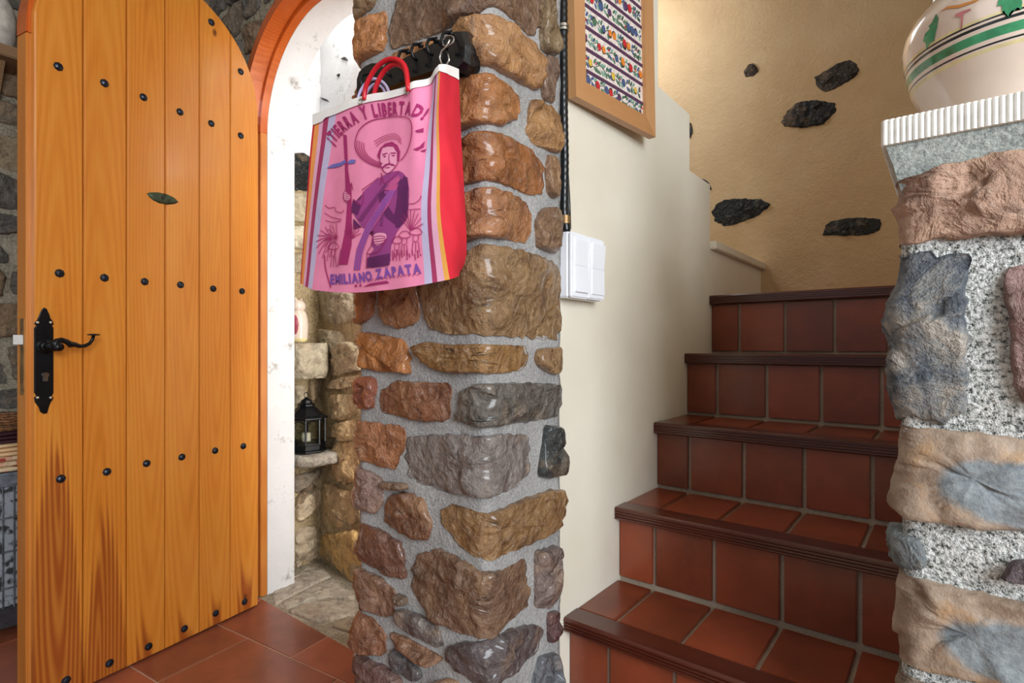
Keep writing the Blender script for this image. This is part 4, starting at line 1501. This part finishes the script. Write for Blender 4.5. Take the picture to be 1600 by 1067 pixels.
# rifle, jacket, trousers: solid ink
Ink(.0014).poly(z1((440, 430), (475, 440), (500, 770), (535, 948), (480, 948), (465, 700))).build('printed_rifle', 'magenta')
Ink(.0014).poly(z2((480, 0), (535, 0), (545, 200), (540, 560), (500, 740), (410, 740), (480, 430), (500, 200))).build('printed_rifle', 'magenta')
Ink(.0012).poly(z2((780, -60), (940, -130), (1000, -100), (1040, -40), (1062, 60), (1062, 260), (1050, 330), (960, 430), (930, 520), (905, 570), (905, 750), (680, 780), (700, 650), (760, 600), (720, 560), (745, 470), (820, 400), (760, 420), (660, 420), (600, 340), (545, 250), (560, 170), (620, 205), (660, 130), (650, 70), (700, 20)), 1).build('printed_jacket', 'purple')
Ink(.0018).poly(z2((950, -40), (1020, -50), (1052, 60), (1060, 260), (1046, 330), (955, 425), (920, 330), (950, 180)), 1).build('printed_shading', 'dark')
Ink(.0018).poly(z2((690, 680), (800, 660), (900, 640), (900, 745), (685, 772))).build('printed_shading', 'dark')
Ink(.0018).poly(z2((540, 260), (560, 140), (640, 200), (600, 290))).build('printed_shading', 'dark')
Ink(.0018).poly(z2((560, 420), (640, 400), (560, 320))).build('printed_shading', 'dark')
Ink(.0018).poly(z1((1000, 815), (1040, 830), (1055, 948), (980, 948))).build('printed_shading', 'dark')
Ink(.0018).poly(z2((800, 180), (850, 300), (930, 370), (930, 290), (870, 200), (830, 60), (790, 100))).build('printed_shading', 'dark')
Ink(.0020).poly(z1((830, 948), (900, 860), (960, 810), (970, 850), (900, 948))).build('printed_sash', 'mid')
Ink(.0020).poly(z2((560, 790), (590, 600), (690, 370), (800, 190), (900, 30), (960, 0), (880, 200), (800, 330), (700, 480), (640, 640), (620, 790))).build('printed_sash', 'mid')
for a in (0, 22, 44):
    Ink(.0024).line([(x + a / 5.926, y) for x, y in z2((570, 790), (600, 620), (690, 400), (800, 220), (890, 60))], 2.0).build('printed_stripe', 'violet')
# face, hands
Ink(.0016).poly(z1((770, 600), (800, 540), (900, 530), (945, 600), (945, 690), (900, 760), (860, 795), (820, 770), (785, 690)), 1).build('printed_face', 'skin')
Ink(.0016).poly(z2((470, 70), (520, 100), (535, 130), (500, 170), (470, 140)), 1).build('printed_hand', 'skin')
Ink(.0016).poly(z2((745, 470), (790, 450), (860, 455), (870, 500), (820, 560), (770, 570), (750, 530)), 1).build('printed_hand', 'skin')
k = Ink(.0022)   # hair, brows, eyes, moustache
k.poly(z1((755, 620), (775, 560), (820, 515), (890, 498), (940, 530), (965, 590), (960, 680), (940, 680), (938, 600), (905, 545), (850, 540), (800, 555), (785, 610), (770, 660)))
k.poly(z1((800, 740), (840, 705), (880, 700), (910, 705), (930, 725), (895, 722), (880, 712), (850, 722), (815, 752)))
k.poly(z1((800, 612), (850, 600), (852, 608), (805, 624))).poly(z1((880, 600), (925, 598), (930, 610), (885, 610)))
k.poly(z1((808, 632), (826, 626), (842, 634), (826, 644))).poly(z1((890, 626), (908, 620), (924, 628), (908, 636)))
k.build('printed_features', 'magenta', kind='stuff')
k = Ink(.0022)   # line work
k.line(z1((870, 610), (868, 670), (880, 690), (862, 700)), 1.1)
k.line(z1((780, 600), (785, 690), (810, 750), (860, 795), (915, 750), (945, 690), (955, 600)), 1.2)
k.line(z1((840, 742), (880, 738)), 1.4)
hat = [(790, 735), (690, 700), (610, 640), (565, 560), (565, 480), (600, 390), (690, 310), (800, 272), (940, 262), (1040, 285), (1075, 350), (1070, 470), (1030, 590), (975, 670)]
k.line(z1(*hat), 1.5)
for t in (.94, .87, .80, .73):
    k.line(z1(*[(860 + (x - 860) * t, 600 + (y - 600) * t) for x, y in hat[0:5]]), 1.1)
for r in (0, 22, 44):
    k.line(z1((745 - r / 2, 540 - r), (790, 495 - r), (870, 470 - r), (930, 475 - r), (975, 520 - r)), .9)
k.line(z1((800, 790), (820, 850), (850, 880), (960, 770)), 1.2).line(z1((810, 800), (800, 900)), 1.1)
k.line(z1((780, 830), (640, 948)), 1.3).line(z1((540, 880), (555, 948)), 1.2)
k.line(z2((650, 70), (655, 110), (640, 200), (560, 150)), 1.2).line(z2((480, 60), (460, 110), (480, 160), (520, 165)), 1.2)
for i in range(4): k.line(z2((480, 90 + i * 20), (525, 100 + i * 18)), .9)
for i in range(4): k.line(z2((750, 490 + i * 22), (820, 480 + i * 24), (860, 490 + i * 12)), 1.0)
k.line(z2((745, 460), (730, 560), (690, 640), (800, 620), (870, 500)), 1.2).line(z2((690, 640), (680, 780)), 1.2)
for s_, (ax, ay) in enumerate([(330, 500), (400, 490)]):
    for i in range(9):
        a = radians(95 + i * 20)
        k.line(z2((ax, ay), (ax + 75 * cos(a), ay - 60 * sin(a)), (ax + 150 * cos(a) , ay - 170 * sin(a) + 40)), 1.0)
for i in range(8):
    a = radians(20 + i * 18)
    k.line(z2((1090, 430), (1090 + 110 * cos(a), 430 - 190 * sin(a))), 1.0)
    k.line(z2((550, 500), (550 + 90 * cos(a), 500 - 130 * sin(a))), 1.0)
k.line(z2((270, 190), (310, 220), (370, 210), (380, 250), (450, 265), (470, 240)), 1.1).line(z2((265, 260), (330, 300), (450, 330)), 1.1)
k.line(z2((270, 330), (350, 350), (440, 340)), 1.0).line(z2((1065, 185), (1120, 180), (1165, 140), (1170, 110)), 1.1).line(z2((1070, 240), (1170, 230)), 1.0)
for (x, y, w_) in ((355, 580, 62), (1035, 480, 55), (1130, 450, 55), (965, 530, 50)):
    k.line(z2((x - w_, y), (x - w_ * .6, y - 35), (x, y - 45), (x + w_ * .6, y - 35), (x + w_, y), (x + w_ * .4, y + 18), (x - w_ * .4, y + 18), (x - w_, y)), 1.1)
    k.line(z2((x - 20, y + 20), (x - 22, y + 70), (x, y + 80), (x + 22, y + 65), (x + 20, y + 18)), 1.0)
    for d in (-22, 0, 22): k.line(z2((x + d, y + 80), (x + d * 1.4, y + 180)), 1.0)
for i in range(12): k.line(z2((930 + i * 22, 700 - (i % 3) * 20), (925 + i * 22, 610 + (i % 2) * 30)), 1.3)
k.line(z2((265, 650), (280, 780), (330, 950)), 1.6).line(z2((440, 600), (400, 760)), 1.2)
for i in range(14): k.line(z2((700 + i * 34, 905 - i * 5), (720 + i * 34, 870 - i * 4)), 1.0)
k.poly(z2((650, 945), (900, 910), (880, 890), (720, 915)))
k.poly(z2((565, 925), (590, 923), (588, 945), (568, 945))).poly(z2((612, 922), (635, 920), (632, 942), (614, 942)))
k.build('printed_line_work', 'magenta', kind='stuff')
k = Ink(.0021)
for i in range(26):
    k.line(z2((610 + i * 9, 330 - i * 13), (650 + i * 9, 345 - i * 13)), .8)
for i in range(10):
    k.line(z2((960 + i * 6, 20 + i * 26), (1000 + i * 4, 40 + i * 26), (1040, 30 + i * 26)), .9)
    k.line(z2((700 + i * 20, 690 + (i % 2) * 6), (705 + i * 20, 770)), .9)
for i in range(14):
    k.line(z2((830 - i * 2, 90 + i * 22), (860 - i * 2, 100 + i * 22)), 1.0)
k.build('printed_hatching', 'dark', kind='stuff')
Ink(.0018).poly(z1((280, 740), (330, 705), (420, 690), (470, 665), (480, 690), (420, 725), (350, 735))).build('printed_cloud', 'blue')
Ink(.0018).poly(z1((490, 690), (530, 665), (575, 670), (545, 690), (560, 702), (500, 706))).build('printed_cloud', 'blue')
Ink(.0018).poly(z1((1100, 395), (1150, 360), (1150, 400), (1110, 410))).build('printed_bird', 'magenta')
Ink(.0018).poly(z1((1085, 570), (1130, 540), (1165, 480), (1160, 540), (1120, 578))).build('printed_bird', 'magenta')
Ink(.0018).poly(z1((1135, 580), (1185, 555), (1170, 585))).build('printed_bird', 'magenta')

# ------------------------------------------------------------------ light switches
A = on_x(893, 412, 1.552); B = on_x(945, 412, 1.552)
zt, zb = on_x(893, 360, 1.552).z, on_x(893, 464, 1.552).z
sw = empty('light_switch', (1.512, (A.y + B.y) / 2, zb), label='white surface mounted double light switch box on the cream wall', cat='light switch')
L = B.y - A.y
h = zt - zb
MB().box((-.001, -L / 2, 0), (.030, L / 2, h), .003).build('back_box', M['plastic'], sw)
for i in range(2):
    y0 = -L / 2 + i * L / 2
    pl = MB().box((.0305, y0 + .001, .0 + .001 * i), (.040, y0 + L / 2 - .001, h - .001), .003).build('switch_plate', M['plastic'], sw)
    for j in range(2):
        za, zc = h * (.09 + .41 * j), h * (.09 + .41 * (j + 1)) - .002
        ya, yb = y0 + L * .09, y0 + L * .46
        d = .004 if j == i else .0015
        MB().loops([[Vector((.039, ya, za)), Vector((.039, yb, za)), Vector((.039, yb, zc)), Vector((.039, ya, zc))],
                    [Vector((.0415 + (d if j == 0 else 0), ya, za)), Vector((.0415 + (d if j == 0 else 0), yb, za)), Vector((.0425 + (0 if j == 0 else d), yb, zc)), Vector((.0425 + (0 if j == 0 else d), ya, zc))]]).build('rocker', M['plastic'], pl)

# ------------------------------------------------------------------ cable conduit
cp = [on_x(880, 0, 1.526), on_x(880, 150, 1.526), on_x(882, 250, 1.526), on_x(881, 330, 1.526), on_x(885, 362, 1.530)]
cp = [Vector((cp[0].x, cp[0].y, 2.72))] + cp
cn = empty('cable_conduit', (1.526, cp[0].y, zt), label='black corrugated cable conduit running down the cream wall beside the pillar', cat='cable')
co = Vector((1.526, cp[0].y, zt))
b = MB()
dense = []
for i in range(len(cp) - 1):
    n = max(2, int((cp[i + 1] - cp[i]).length / .004))
    dense += [cp[i].lerp(cp[i + 1], k / n) for k in range(n)]
dense.append(cp[-1])
rr = [.0105 if (k // 2) % 2 == 0 else .0098 for k in range(len(dense))]
b.tube([p - co for p in dense], rr, 10).build('sheath', M['rubber'], cn, True)
sp = [on_x(885, 250, 1.517), on_x(889, 320, 1.517), on_x(890, 358, 1.520)]
MB().tube([p - co for p in sp], .004, 8).build('thin_cable', M['rubber'], cn, True)
for (px, py, mt) in ((880, 45, 'chrome'), (882, 344, 'brass')):
    c = on_x(px, py, 1.526) - co
    b = MB()
    for dz in ((-.004, .004) if mt == 'chrome' else (-.006, .0, .006)):
        b.tube([c + Vector((0, 0, dz - .003)), c + Vector((0, 0, dz + .003))], .0135, 14)
    b.box(tuple(c + Vector((-.016, -.020, -.005))), tuple(c + Vector((-.004, .020, .005))))
    b.build('clamp', M[mt], cn)

# ------------------------------------------------------------------ framed embroidery
FB, FE = Vector((1.530, -0.075, 1.606)), Vector((1.555, 0.310, 1.620))
fx = (FE - FB); FWD = fx.length; fx.normalize()
fn = fx.cross(Vector((0, 0, 1))).normalized()          # points off the wall
fz = fn.cross(fx).normalized()
if fz.z < 0: fz = -fz
FH = 0.47
pic = empty('framed_picture', FB, label='light wood framed embroidery of fruit rows between purple bands', cat='picture')
def fp(u, v, w=0.0): return fx * u + fz * v + fn * w
mw = .048
out = [(0, 0), (FWD, 0), (FWD, FH), (0, FH)]
inn = [(mw, mw), (FWD - mw, mw), (FWD - mw, FH - mw), (mw, FH - mw)]
M['frame_wood'] = M['frame_wood']
for i in range(4):
    j = (i + 1) % 4
    a, bq, c, d = out[i], out[j], inn[j], inn[i]
    lo = [fp(*p, -.012) for p in (a, bq, c, d)]
    e = .0012
    hi = [fp(*p, .009 if k < 2 else .006) for k, p in enumerate((a, bq, c, d))]
    MB().prism(lo, hi).build('frame_rail', M['frame_wood'] if i % 2 else M['frame_wood_h'], pic)
MB().prism([fp(*p, -.011) for p in inn], [fp(*p, -.004) for p in inn]).build('linen', plain('linen', (226, 212, 204), .9, nscale=120), pic)
EM = {k: plain('thread_' + k, v, .85, nscale=160) for k, v in dict(purple=(84, 48, 78), green=(74, 112, 84), dgreen=(52, 78, 58), teal=(120, 160, 140), red=(196, 34, 40), orange=(226, 130, 40), blue=(70, 88, 130), plum=(92, 48, 88), yellow=(214, 180, 70), pink=(196, 90, 120), black=(40, 36, 36)).items()}
class Emb:
    def __init__(s): s.b = MB()
    def blob(s, u, v, ru, rv, a, lv=0.0):
        n = 10
        c, t = cos(a), sin(a)
        p = [(u + ru * cos(2 * pi * k / n) * c - rv * sin(2 * pi * k / n) * t, v + ru * cos(2 * pi * k / n) * t + rv * sin(2 * pi * k / n) * c) for k in range(n)]
        q = [(u + (x - u) * .6, v + (y - v) * .6) for x, y in p]
        s.b.loops([[fp(x, y, -.0045) for x, y in p], [fp(x, y, -.0030 + lv) for x, y in p], [fp(x, y, -.0022 + lv) for x, y in q]])
    def bar(s, pts, w, z=-.0026):
        for (a, bq) in zip(pts, pts[1:]):
            d = hypot(bq[0] - a[0], bq[1] - a[1]) or 1
            nx, ny = -(bq[1] - a[1]) / d * w / 2, (bq[0] - a[0]) / d * w / 2
            f = [(a[0] + nx, a[1] + ny), (bq[0] + nx, bq[1] + ny), (bq[0] - nx, bq[1] - ny), (a[0] - nx, a[1] - ny)]
            s.b.prism([fp(*p, -.0045) for p in f], [fp(*p, z) for p in f])
r4 = random.Random(11)
EB = {k: Emb() for k in EM}
u0, u1, v0, v1 = mw, FWD - mw, mw, FH - mw
rows = int((v1 - v0 - .035) / .052) + 1
for k in range(rows + 1):
    vb = v0 + .035 + .052 * k
    if vb < v1 - .006:
        EB['purple'].bar([(u0, vb), ((u0 + u1) / 2, vb + .001), (u1, vb)], .0085)
    lo, hi = (v0 + .002 if k == 0 else vb - .052 + .006), min(vb - .006, v1 - .003)
    if hi - lo < .02: continue
    mid = (lo + hi) / 2
    u = u0 + .012
    main = ['plum', 'yellow', 'red', 'green', 'blue', 'teal', 'orange'][k % 7]
    stem = [(u0 + .004 + i * .012, mid + .007 * sin(i * 1.1 + k)) for i in range(int((u1 - u0 - .008) / .012) + 1)]
    EB['dgreen'].bar(stem, .0016, -.0030)
    while u < u1 - .010:
        t = r4.random()
        if t < .26:
            c = r4.choice([main, main, 'orange', 'plum', 'red', 'blue'])
            rr = r4.uniform(.007, .010)
            EB['black'].blob(u, mid + r4.uniform(-.004, .004), rr + .0012, rr * 1.15 + .0012, r4.uniform(-.5, .5), -.0004)
            EB[c].blob(u, mid + r4.uniform(-.002, .002), rr, rr * 1.15, r4.uniform(-.5, .5), .0005)
            u += .020
        else:
            c = r4.choice(['green', 'dgreen', 'teal', 'green', 'blue'])
            for sgn in (1, -1):
                EB[c].blob(u + r4.uniform(-.002, .002), mid + sgn * r4.uniform(.006, .012), .0075, .0034, sgn * r4.uniform(.5, 1.2), r4.uniform(-.0003, .0003))
            if r4.random() < .5: EB[r4.choice(['pink', main, 'red', 'blue'])].blob(u + .004, mid + r4.uniform(-.010, .010), .0032, .0032, 0, .0004)
            u += .0105
for k, e in EB.items():
    if e.b.v: e.b.build('embroidery', EM[k], pic, kind='stuff')
MB().prism([fp(*p, .001) for p in inn], [fp(*p, .0025) for p in inn]).build('glass', M['glass'], pic) if False else None

# ------------------------------------------------------------------ painted vase on the pier
vc = Vector((2.29, -0.03, 1.351))
vase = empty('painted_vase', vc, label='large cream glazed vase with green bands standing on the stone pier', cat='vase')
G = dict(c=0, g=1, k=2, y=3)
prof = [(.078, 0, 'c'), (.088, .004, 'c'), (.100, .03, 'c'), (.116, .062, 'c'), (.1275, .088, 'y'), (.1290, .0925, 'c'), (.1300, .0950, 'k'), (.1306, .0975, 'c'), (.1318, .1030, 'g'), (.1346, .1150, 'c'),
        (.1356, .1205, 'k'), (.1364, .1245, 'c'), (.1369, .1275, 'k'), (.1374, .130, 'y'), (.1380, .134, 'c'), (.1405, .154, 'c'), (.1385, .172, 'c'), (.130, .192, 'c'), (.112, .214, 'c'), (.088, .236, 'c'), (.070, .256, 'c'), (.060, .280, 'c'), (.056, .310, 'c'), (.062, .335, 'g'), (.072, .352, 'g'), (.070, .358, 'c'), (.058, .345, 'c'), (.050, .310, 'c')]
b = MB()
b.lathe([(r, z) for r, z, _ in prof], (0, 0, 0), 64, [G[k] for _, _, k in prof])
b.build('body', [M['glaze'], M['g_green'], M['g_black'], M['g_yellow']], vase, True)
def vr(z):
    for (a, za, _), (c, zc, _) in zip(prof, prof[1:]):
        if za <= z <= zc and zc > za: return a + (c - a) * (z - za) / (zc - za)
    return .1
def vpatch(poly, mat, name, off=.0007):
    """flat glaze painting: polygon in (angle deg, z) wrapped on the belly"""
    bm = bmesh.new()
    f = bm.faces.new([bm.verts.new((x * .0022, z, 0)) for x, z in poly])
    bmesh.ops.triangulate(bm, faces=[f])
    for _ in range(3):
        lo = [e for e in bm.edges if e.calc_length() > .012]
        if lo: bmesh.ops.subdivide_edges(bm, edges=lo, cuts=1)
        bmesh.ops.triangulate(bm, faces=[g for g in bm.faces if len(g.verts) > 3])
    bm.verts.index_update()
    vs = []
    for v in bm.verts:
        a = radians(v.co.x / .0022); r = vr(v.co.y) + off
        vs.append((r * cos(a), r * sin(a), v.co.y))
    fs = [[v.index for v in g.verts] for g in bm.faces]
    bm.free()
    mesh(name, vs, fs, M[mat], vase, True)
def vhit(px, py):
    d = ray(px, py)
    t = 0.6
    while t < 1.3:
        q = CAM + d * t - vc
        if hypot(q.x, q.y) < vr(min(max(q.z, .001), .33)): break
        t += .0008
    return (math.degrees(atan2(q.y, q.x)), q.z)
def vpx(*pts): return [vhit(1350 + x / 2.808, y / 2.808) for x, y in pts]
vleaf = vpx((590, 0), (585, 30), (605, 25), (608, 55), (625, 40), (632, 80), (645, 40), (660, 50), (662, 25), (690, 45), (695, 10), (690, 0))
vflower = vpx((400, 65), (430, 50), (470, 38), (470, 48), (440, 62), (432, 130), (426, 130), (428, 75), (405, 75))
vswirl = vpx((330, 55), (360, 40), (420, 35), (480, 15), (510, 0), (490, 0), (420, 22), (370, 28))
vpatch(vpx((318, 60), (300, 100), (285, 115), (292, 125), (270, 150), (280, 160), (262, 180), (275, 190), (275, 220), (290, 190), (300, 150), (310, 180), (315, 150), (325, 110), (328, 80)), 'g_green', 'painted_leaf')
for da in (0, 75, 150, 225):
    vpatch([(a + da, z) for a, z in vleaf], 'g_green', 'painted_leaf')
    vpatch([(a + da, z) for a, z in vflower], 'g_pink', 'painted_flower')
    vpatch([(a + da, z) for a, z in vswirl], 'g_orange', 'painted_swirl')

jc = Vector((2.226, 0.35, 1.361))
jar = empty('tall_bottle', jc, label='dark blue glazed bottle standing behind the cream vase', cat='bottle')
MB().lathe([(.030, 0), (.042, .003), (.046, .02), (.046, .40), (.042, .44), (.028, .48), (.018, .51), (.016, .57), (.020, .575), (.020, .59), (.012, .59)], (0, 0, 0), 32).build('body', M['navy'], jar, True)
MB().lathe([(.009, .57), (.013, .592), (.018, .600), (.018, .618), (.010, .624)], (0, 0, 0), 20).build('stopper', M['navy'], jar, True)

# ------------------------------------------------------------------ lantern on the ledge slab
lc = Vector((-0.066, 0.216, 0.554))
ln = empty('metal_lantern', lc, radians(12), label='small black octagonal metal lantern on the stone ledge in the passage', cat='lantern')
R8 = .083
b = MB()
b.lathe([(R8 * .92, 0), (R8 * 1.06, .004), (R8 * 1.06, .012), (R8 * .98, .016), (R8 * .98, .034), (R8 * 1.04, .037), (R8 * 1.04, .043), (R8 * .6, .045)], (0, 0, 0), 8)
b.build('base', M['iron'], ln)
oc = [Vector((R8 * .96 * cos(2 * pi * k / 8), R8 * .96 * sin(2 * pi * k / 8), 0)) for k in range(8)]
for k in range(8):
    MB().tube([oc[k] + Vector((0, 0, .042)), oc[k] + Vector((0, 0, .150))], .0045, 6).build('post', M['iron'], ln)
    a, c = oc[k] * .96, oc[(k + 1) % 8] * .96
    MB().prism([a + Vector((0, 0, .045)), c + Vector((0, 0, .045)), c + Vector((0, 0, .140)), a + Vector((0, 0, .140))],
               [a * .98 + Vector((0, 0, .045)), c * .98 + Vector((0, 0, .045)), c * .98 + Vector((0, 0, .140)), a * .98 + Vector((0, 0, .140))]).build('pane', M['glass'], ln)
    # little pierced arch at the head of every pane
    m_ = (oc[k] + oc[(k + 1) % 8]) / 2
    arc = []
    for i in range(9):
        t = i / 8
        p = oc[k].lerp(oc[(k + 1) % 8], t)
        arc.append(p + Vector((0, 0, .128 + .016 * sin(pi * t))))
    MB().tube(arc, .0022, 5).build('tracery', M['iron'], ln)
b = MB()
b.lathe([(R8 * 1.04, .148), (R8 * 1.12, .152), (R8 * 1.12, .158), (R8 * .95, .164), (R8 * .62, .190), (R8 * .40, .205), (R8 * .44, .207), (R8 * .44, .214), (R8 * .30, .220), (R8 * .26, .232), (R8 * .12, .240), (.004, .246)], (0, 0, 0), 8)
b.build('roof', M['iron'], ln)
MB().tube([Vector((.013 * cos(t), 0, .255 + .012 * sin(t))) for t in [2 * pi * k / 16 for k in range(17)]], .0018, 6, caps=False).build('ring', M['iron'], ln, True)
MB().lathe([(.018, .046), (.020, .048), (.020, .085), (.016, .087)], (0, 0, 0), 16).build('candle', plain('wax', (230, 222, 204), .5), ln, True)

# ------------------------------------------------------------------ ceramic owl on the upper ledge
oc_ = Vector((-0.090, 0.192, 1.046))
owl = empty('ceramic_owl', oc_, radians(-60), label='small painted ceramic owl on the passage ledge, half hidden by the jamb', cat='figurine')
MB().lathe([(.026, 0), (.036, .004), (.040, .02), (.043, .06), (.042, .10), (.036, .130), (.028, .142), (.024, .146)], (0, 0, 0), 24, [3, 3, 0, 0, 0, 0, 0, 0]).build('body', [M['glaze'], M['g_green'], M['g_black'], M['g_yellow']], owl, True)
MB().ball((0, 0, .165), .036, .032, .030, 16).tube([(-.022, 0, .185), (-.027, 0, .204)], [.009, .002], 8).tube([(.022, 0, .185), (.027, 0, .204)], [.009, .002], 8).build('head', M['glaze'], owl, True)
for s in (-1, 1):
    e = MB().ball((s * .014, -.029, .170), .010, .005, .010, 12).build('eye', M['g_yellow'], owl, True)
    MB().ball((s * .014, -.033, .170), .005, .003, .005, 10).build('pupil', M['g_black'], e, True)
MB().tube([(0, -.030, .164), (0, -.042, .154)], [.006, .001], 8).build('beak', M['g_orange'], owl, True)
for s in (-1, 1):
    MB().ball((s * .040, .002, .080), .008, .022, .046, 12).build('wing', plain('rose_glaze', (170, 70, 90), .2, coat=.5), owl, True)
b = MB()
for k in range(9): b.ball((.041 * cos(-pi / 2 + (k % 3 - 1) * .5), .041 * sin(-pi / 2 + (k % 3 - 1) * .5), .035 + .03 * (k // 3)), .006, .006, .008, 8)
b.build('painted_spots', M['g_pink'], owl, True)

# ------------------------------------------------------------------ left edge: shelf with jar, cage cabinet with cloths
sh = empty('wall_shelf', (-0.80, -0.85, 2.135), label='rough wooden shelf board high on the stone wall behind the door', cat='shelf')
MB().box((.015, -.30, .0), (.20, .19, .045), .004).build('board', M['shelf_wood'], sh)
for y in (-.2, .12):
    MB().prism([Vector((.015, y, 0)), Vector((.15, y, 0)), Vector((.015, y, -.13))], [Vector((.015, y + .025, 0)), Vector((.15, y + .025, 0)), Vector((.015, y + .025, -.13))]).build('bracket', M['shelf_wood'], sh)
jr = empty('white_jar', (-0.69, -0.752, 2.181), label='white ceramic jar at the end of the high shelf', cat='jar')
MB().lathe([(.060, 0), (.072, .004), (.082, .05), (.084, .12), (.076, .17), (.060, .20), (.056, .205)], (0, 0, 0), 32).build('body', plain('white_ceramic', (222, 216, 204), .35), jr, True)
MB().lathe([(.058, .206), (.062, .209), (.060, .222), (.03, .236), (.012, .24), (.016, .256), (.008, .264)], (0, 0, 0), 32).build('lid', plain('white_ceramic', (222, 216, 204), .35), jr, True)

cb = empty('wire_front_heater', (-0.59, -0.78, 0.0), label='grey metal heater cabinet with a wire grille behind the open door', cat='heater')
M['gmetal'] = plain('grey_metal', (126, 134, 142), .4, .6, .15)
M['dmetal'] = plain('dark_metal', (66, 62, 66), .5, .4, .15)
M['spotted'] = (lambda m: (m.base(m.ramp(m.noise(m.coord(), 30, 2), [(0.40, (46, 48, 50)), (0.50, (150, 156, 162))])), m.mat)[1])(N('spotted_enamel', .45))
MB().box((-.17, -.19, .10), (.165, .19, .53), .004).build('body', M['spotted'], cb)
MB().box((-.18, -.20, .03), (.185, .20, .10), .004).build('plinth', M['dmetal'], cb)
MB().box((-.18, -.20, .532), (.19, .20, .580), .01).build('top_plate', M['gmetal'], cb)
for x in (-.15, .15):
    for y in (-.17, .17):
        MB().tube([(x, y, 0), (x, y, .03)], .018, 12).build('foot', M['dmetal'], cb)
for k in range(13):
    y = -.18 + k * .03
    MB().tube([(.178, y, .10), (.178, y, .53)], .0028, 6).build('grille_bar', M['gmetal'], cb)
for z in (.17, .30, .42):
    MB().tube([(.182, -.19, z), (.182, .19, z)], .0032, 6).build('grille_rail', M['gmetal'], cb)

def floral(name, base, cols, sc=40):
    m = N(name, .85, .2)
    v = m.coord()
    vo = m.n('ShaderNodeTexVoronoi', feature='F1')
    vo.inputs['Scale'].default_value = sc
    m.l(v, vo.inputs['Vector'])
    sep = m.n('ShaderNodeSeparateXYZ')
    m.l(vo.outputs['Color'], sep.inputs[0])
    c = m.ramp(sep.outputs[0], [(0, cols[0]), (.33, cols[1]), (.5, cols[2]), (.75, base)])
    m.base(m.mix(m.fr(vo.outputs['Distance'], .55, .40), base, c))
    return m.mat
zz = .581
r5 = random.Random(3)
for nm, lab, mat, hh in [('folded_cloth', 'floral red and green folded cloth at the bottom of the pile on the heater', floral('floral_cloth', (220, 196, 160), [(186, 40, 48), (90, 120, 86), (206, 60, 60)]), .055),
                         ('folded_cloth', 'cream folded cloth lying between the floral and the dark cloth on the heater', cloth('cream_cloth', (222, 186, 140)), .045),
                         ('folded_cloth', 'dark wine folded cloth lying under the wicker tray on the heater', cloth('wine_cloth', (60, 28, 36)), .04)]:
    fc = empty(nm, (-0.585, -0.78, zz), radians(r5.uniform(-4, 4)), label=lab, cat='cloth', group='cloths piled on the heater')
    t = hh / 3
    for k in range(3):
        ls = []
        base = [(-.16, -.18), (.17, -.18), (.17, .18), (-.16, .18)]
        rs = resample(chaikin(base, 3), 48)
        for z, s in ((.001, .94), (t * .3, 1.0), (t * .7, 1.0), (t - .0005, .94)):
            ls.append([Vector((x * s + noise.noise((x * 9, y * 9, k + 2.0)) * .008, y * s, k * t + z + (noise.noise((x * 8, y * 8, k)) * .001))) for x, y in rs])
        MB().loops(ls).build('fold', mat, fc, True)
    zz += hh + .001
tray = empty('wicker_tray', (-0.585, -0.78, zz + .001), label='brown wicker tray on top of the cloths piled on the heater', cat='tray')
M['wicker'] = plain('wicker', (134, 92, 58), .7, 0, .25, nscale=60, bump=.3)
MB().lathe([(.15, 0), (.155, .006), (.10, .008)], (0, 0, 0), 32).build('bottom', M['wicker'], tray)
for k in range(4):
    rr = .150 + .005 * k
    MB().tube([Vector((rr * cos(t), rr * sin(t) * 1.1, .010 + .009 * k + .0018 * (1 if i % 2 else -1))) for i, t in enumerate([2 * pi * k2 / 48 for k2 in range(49)])], .0048, 6, caps=False).build('woven_strand', M['wicker'], tray, True)
for k in range(24):
    t = 2 * pi * k / 24
    MB().tube([Vector((.152 * cos(t), .152 * sin(t) * 1.1, .004)), Vector((.170 * cos(t), .170 * sin(t) * 1.1, .046))], .0026, 5).build('stake', M['wicker'], tray)
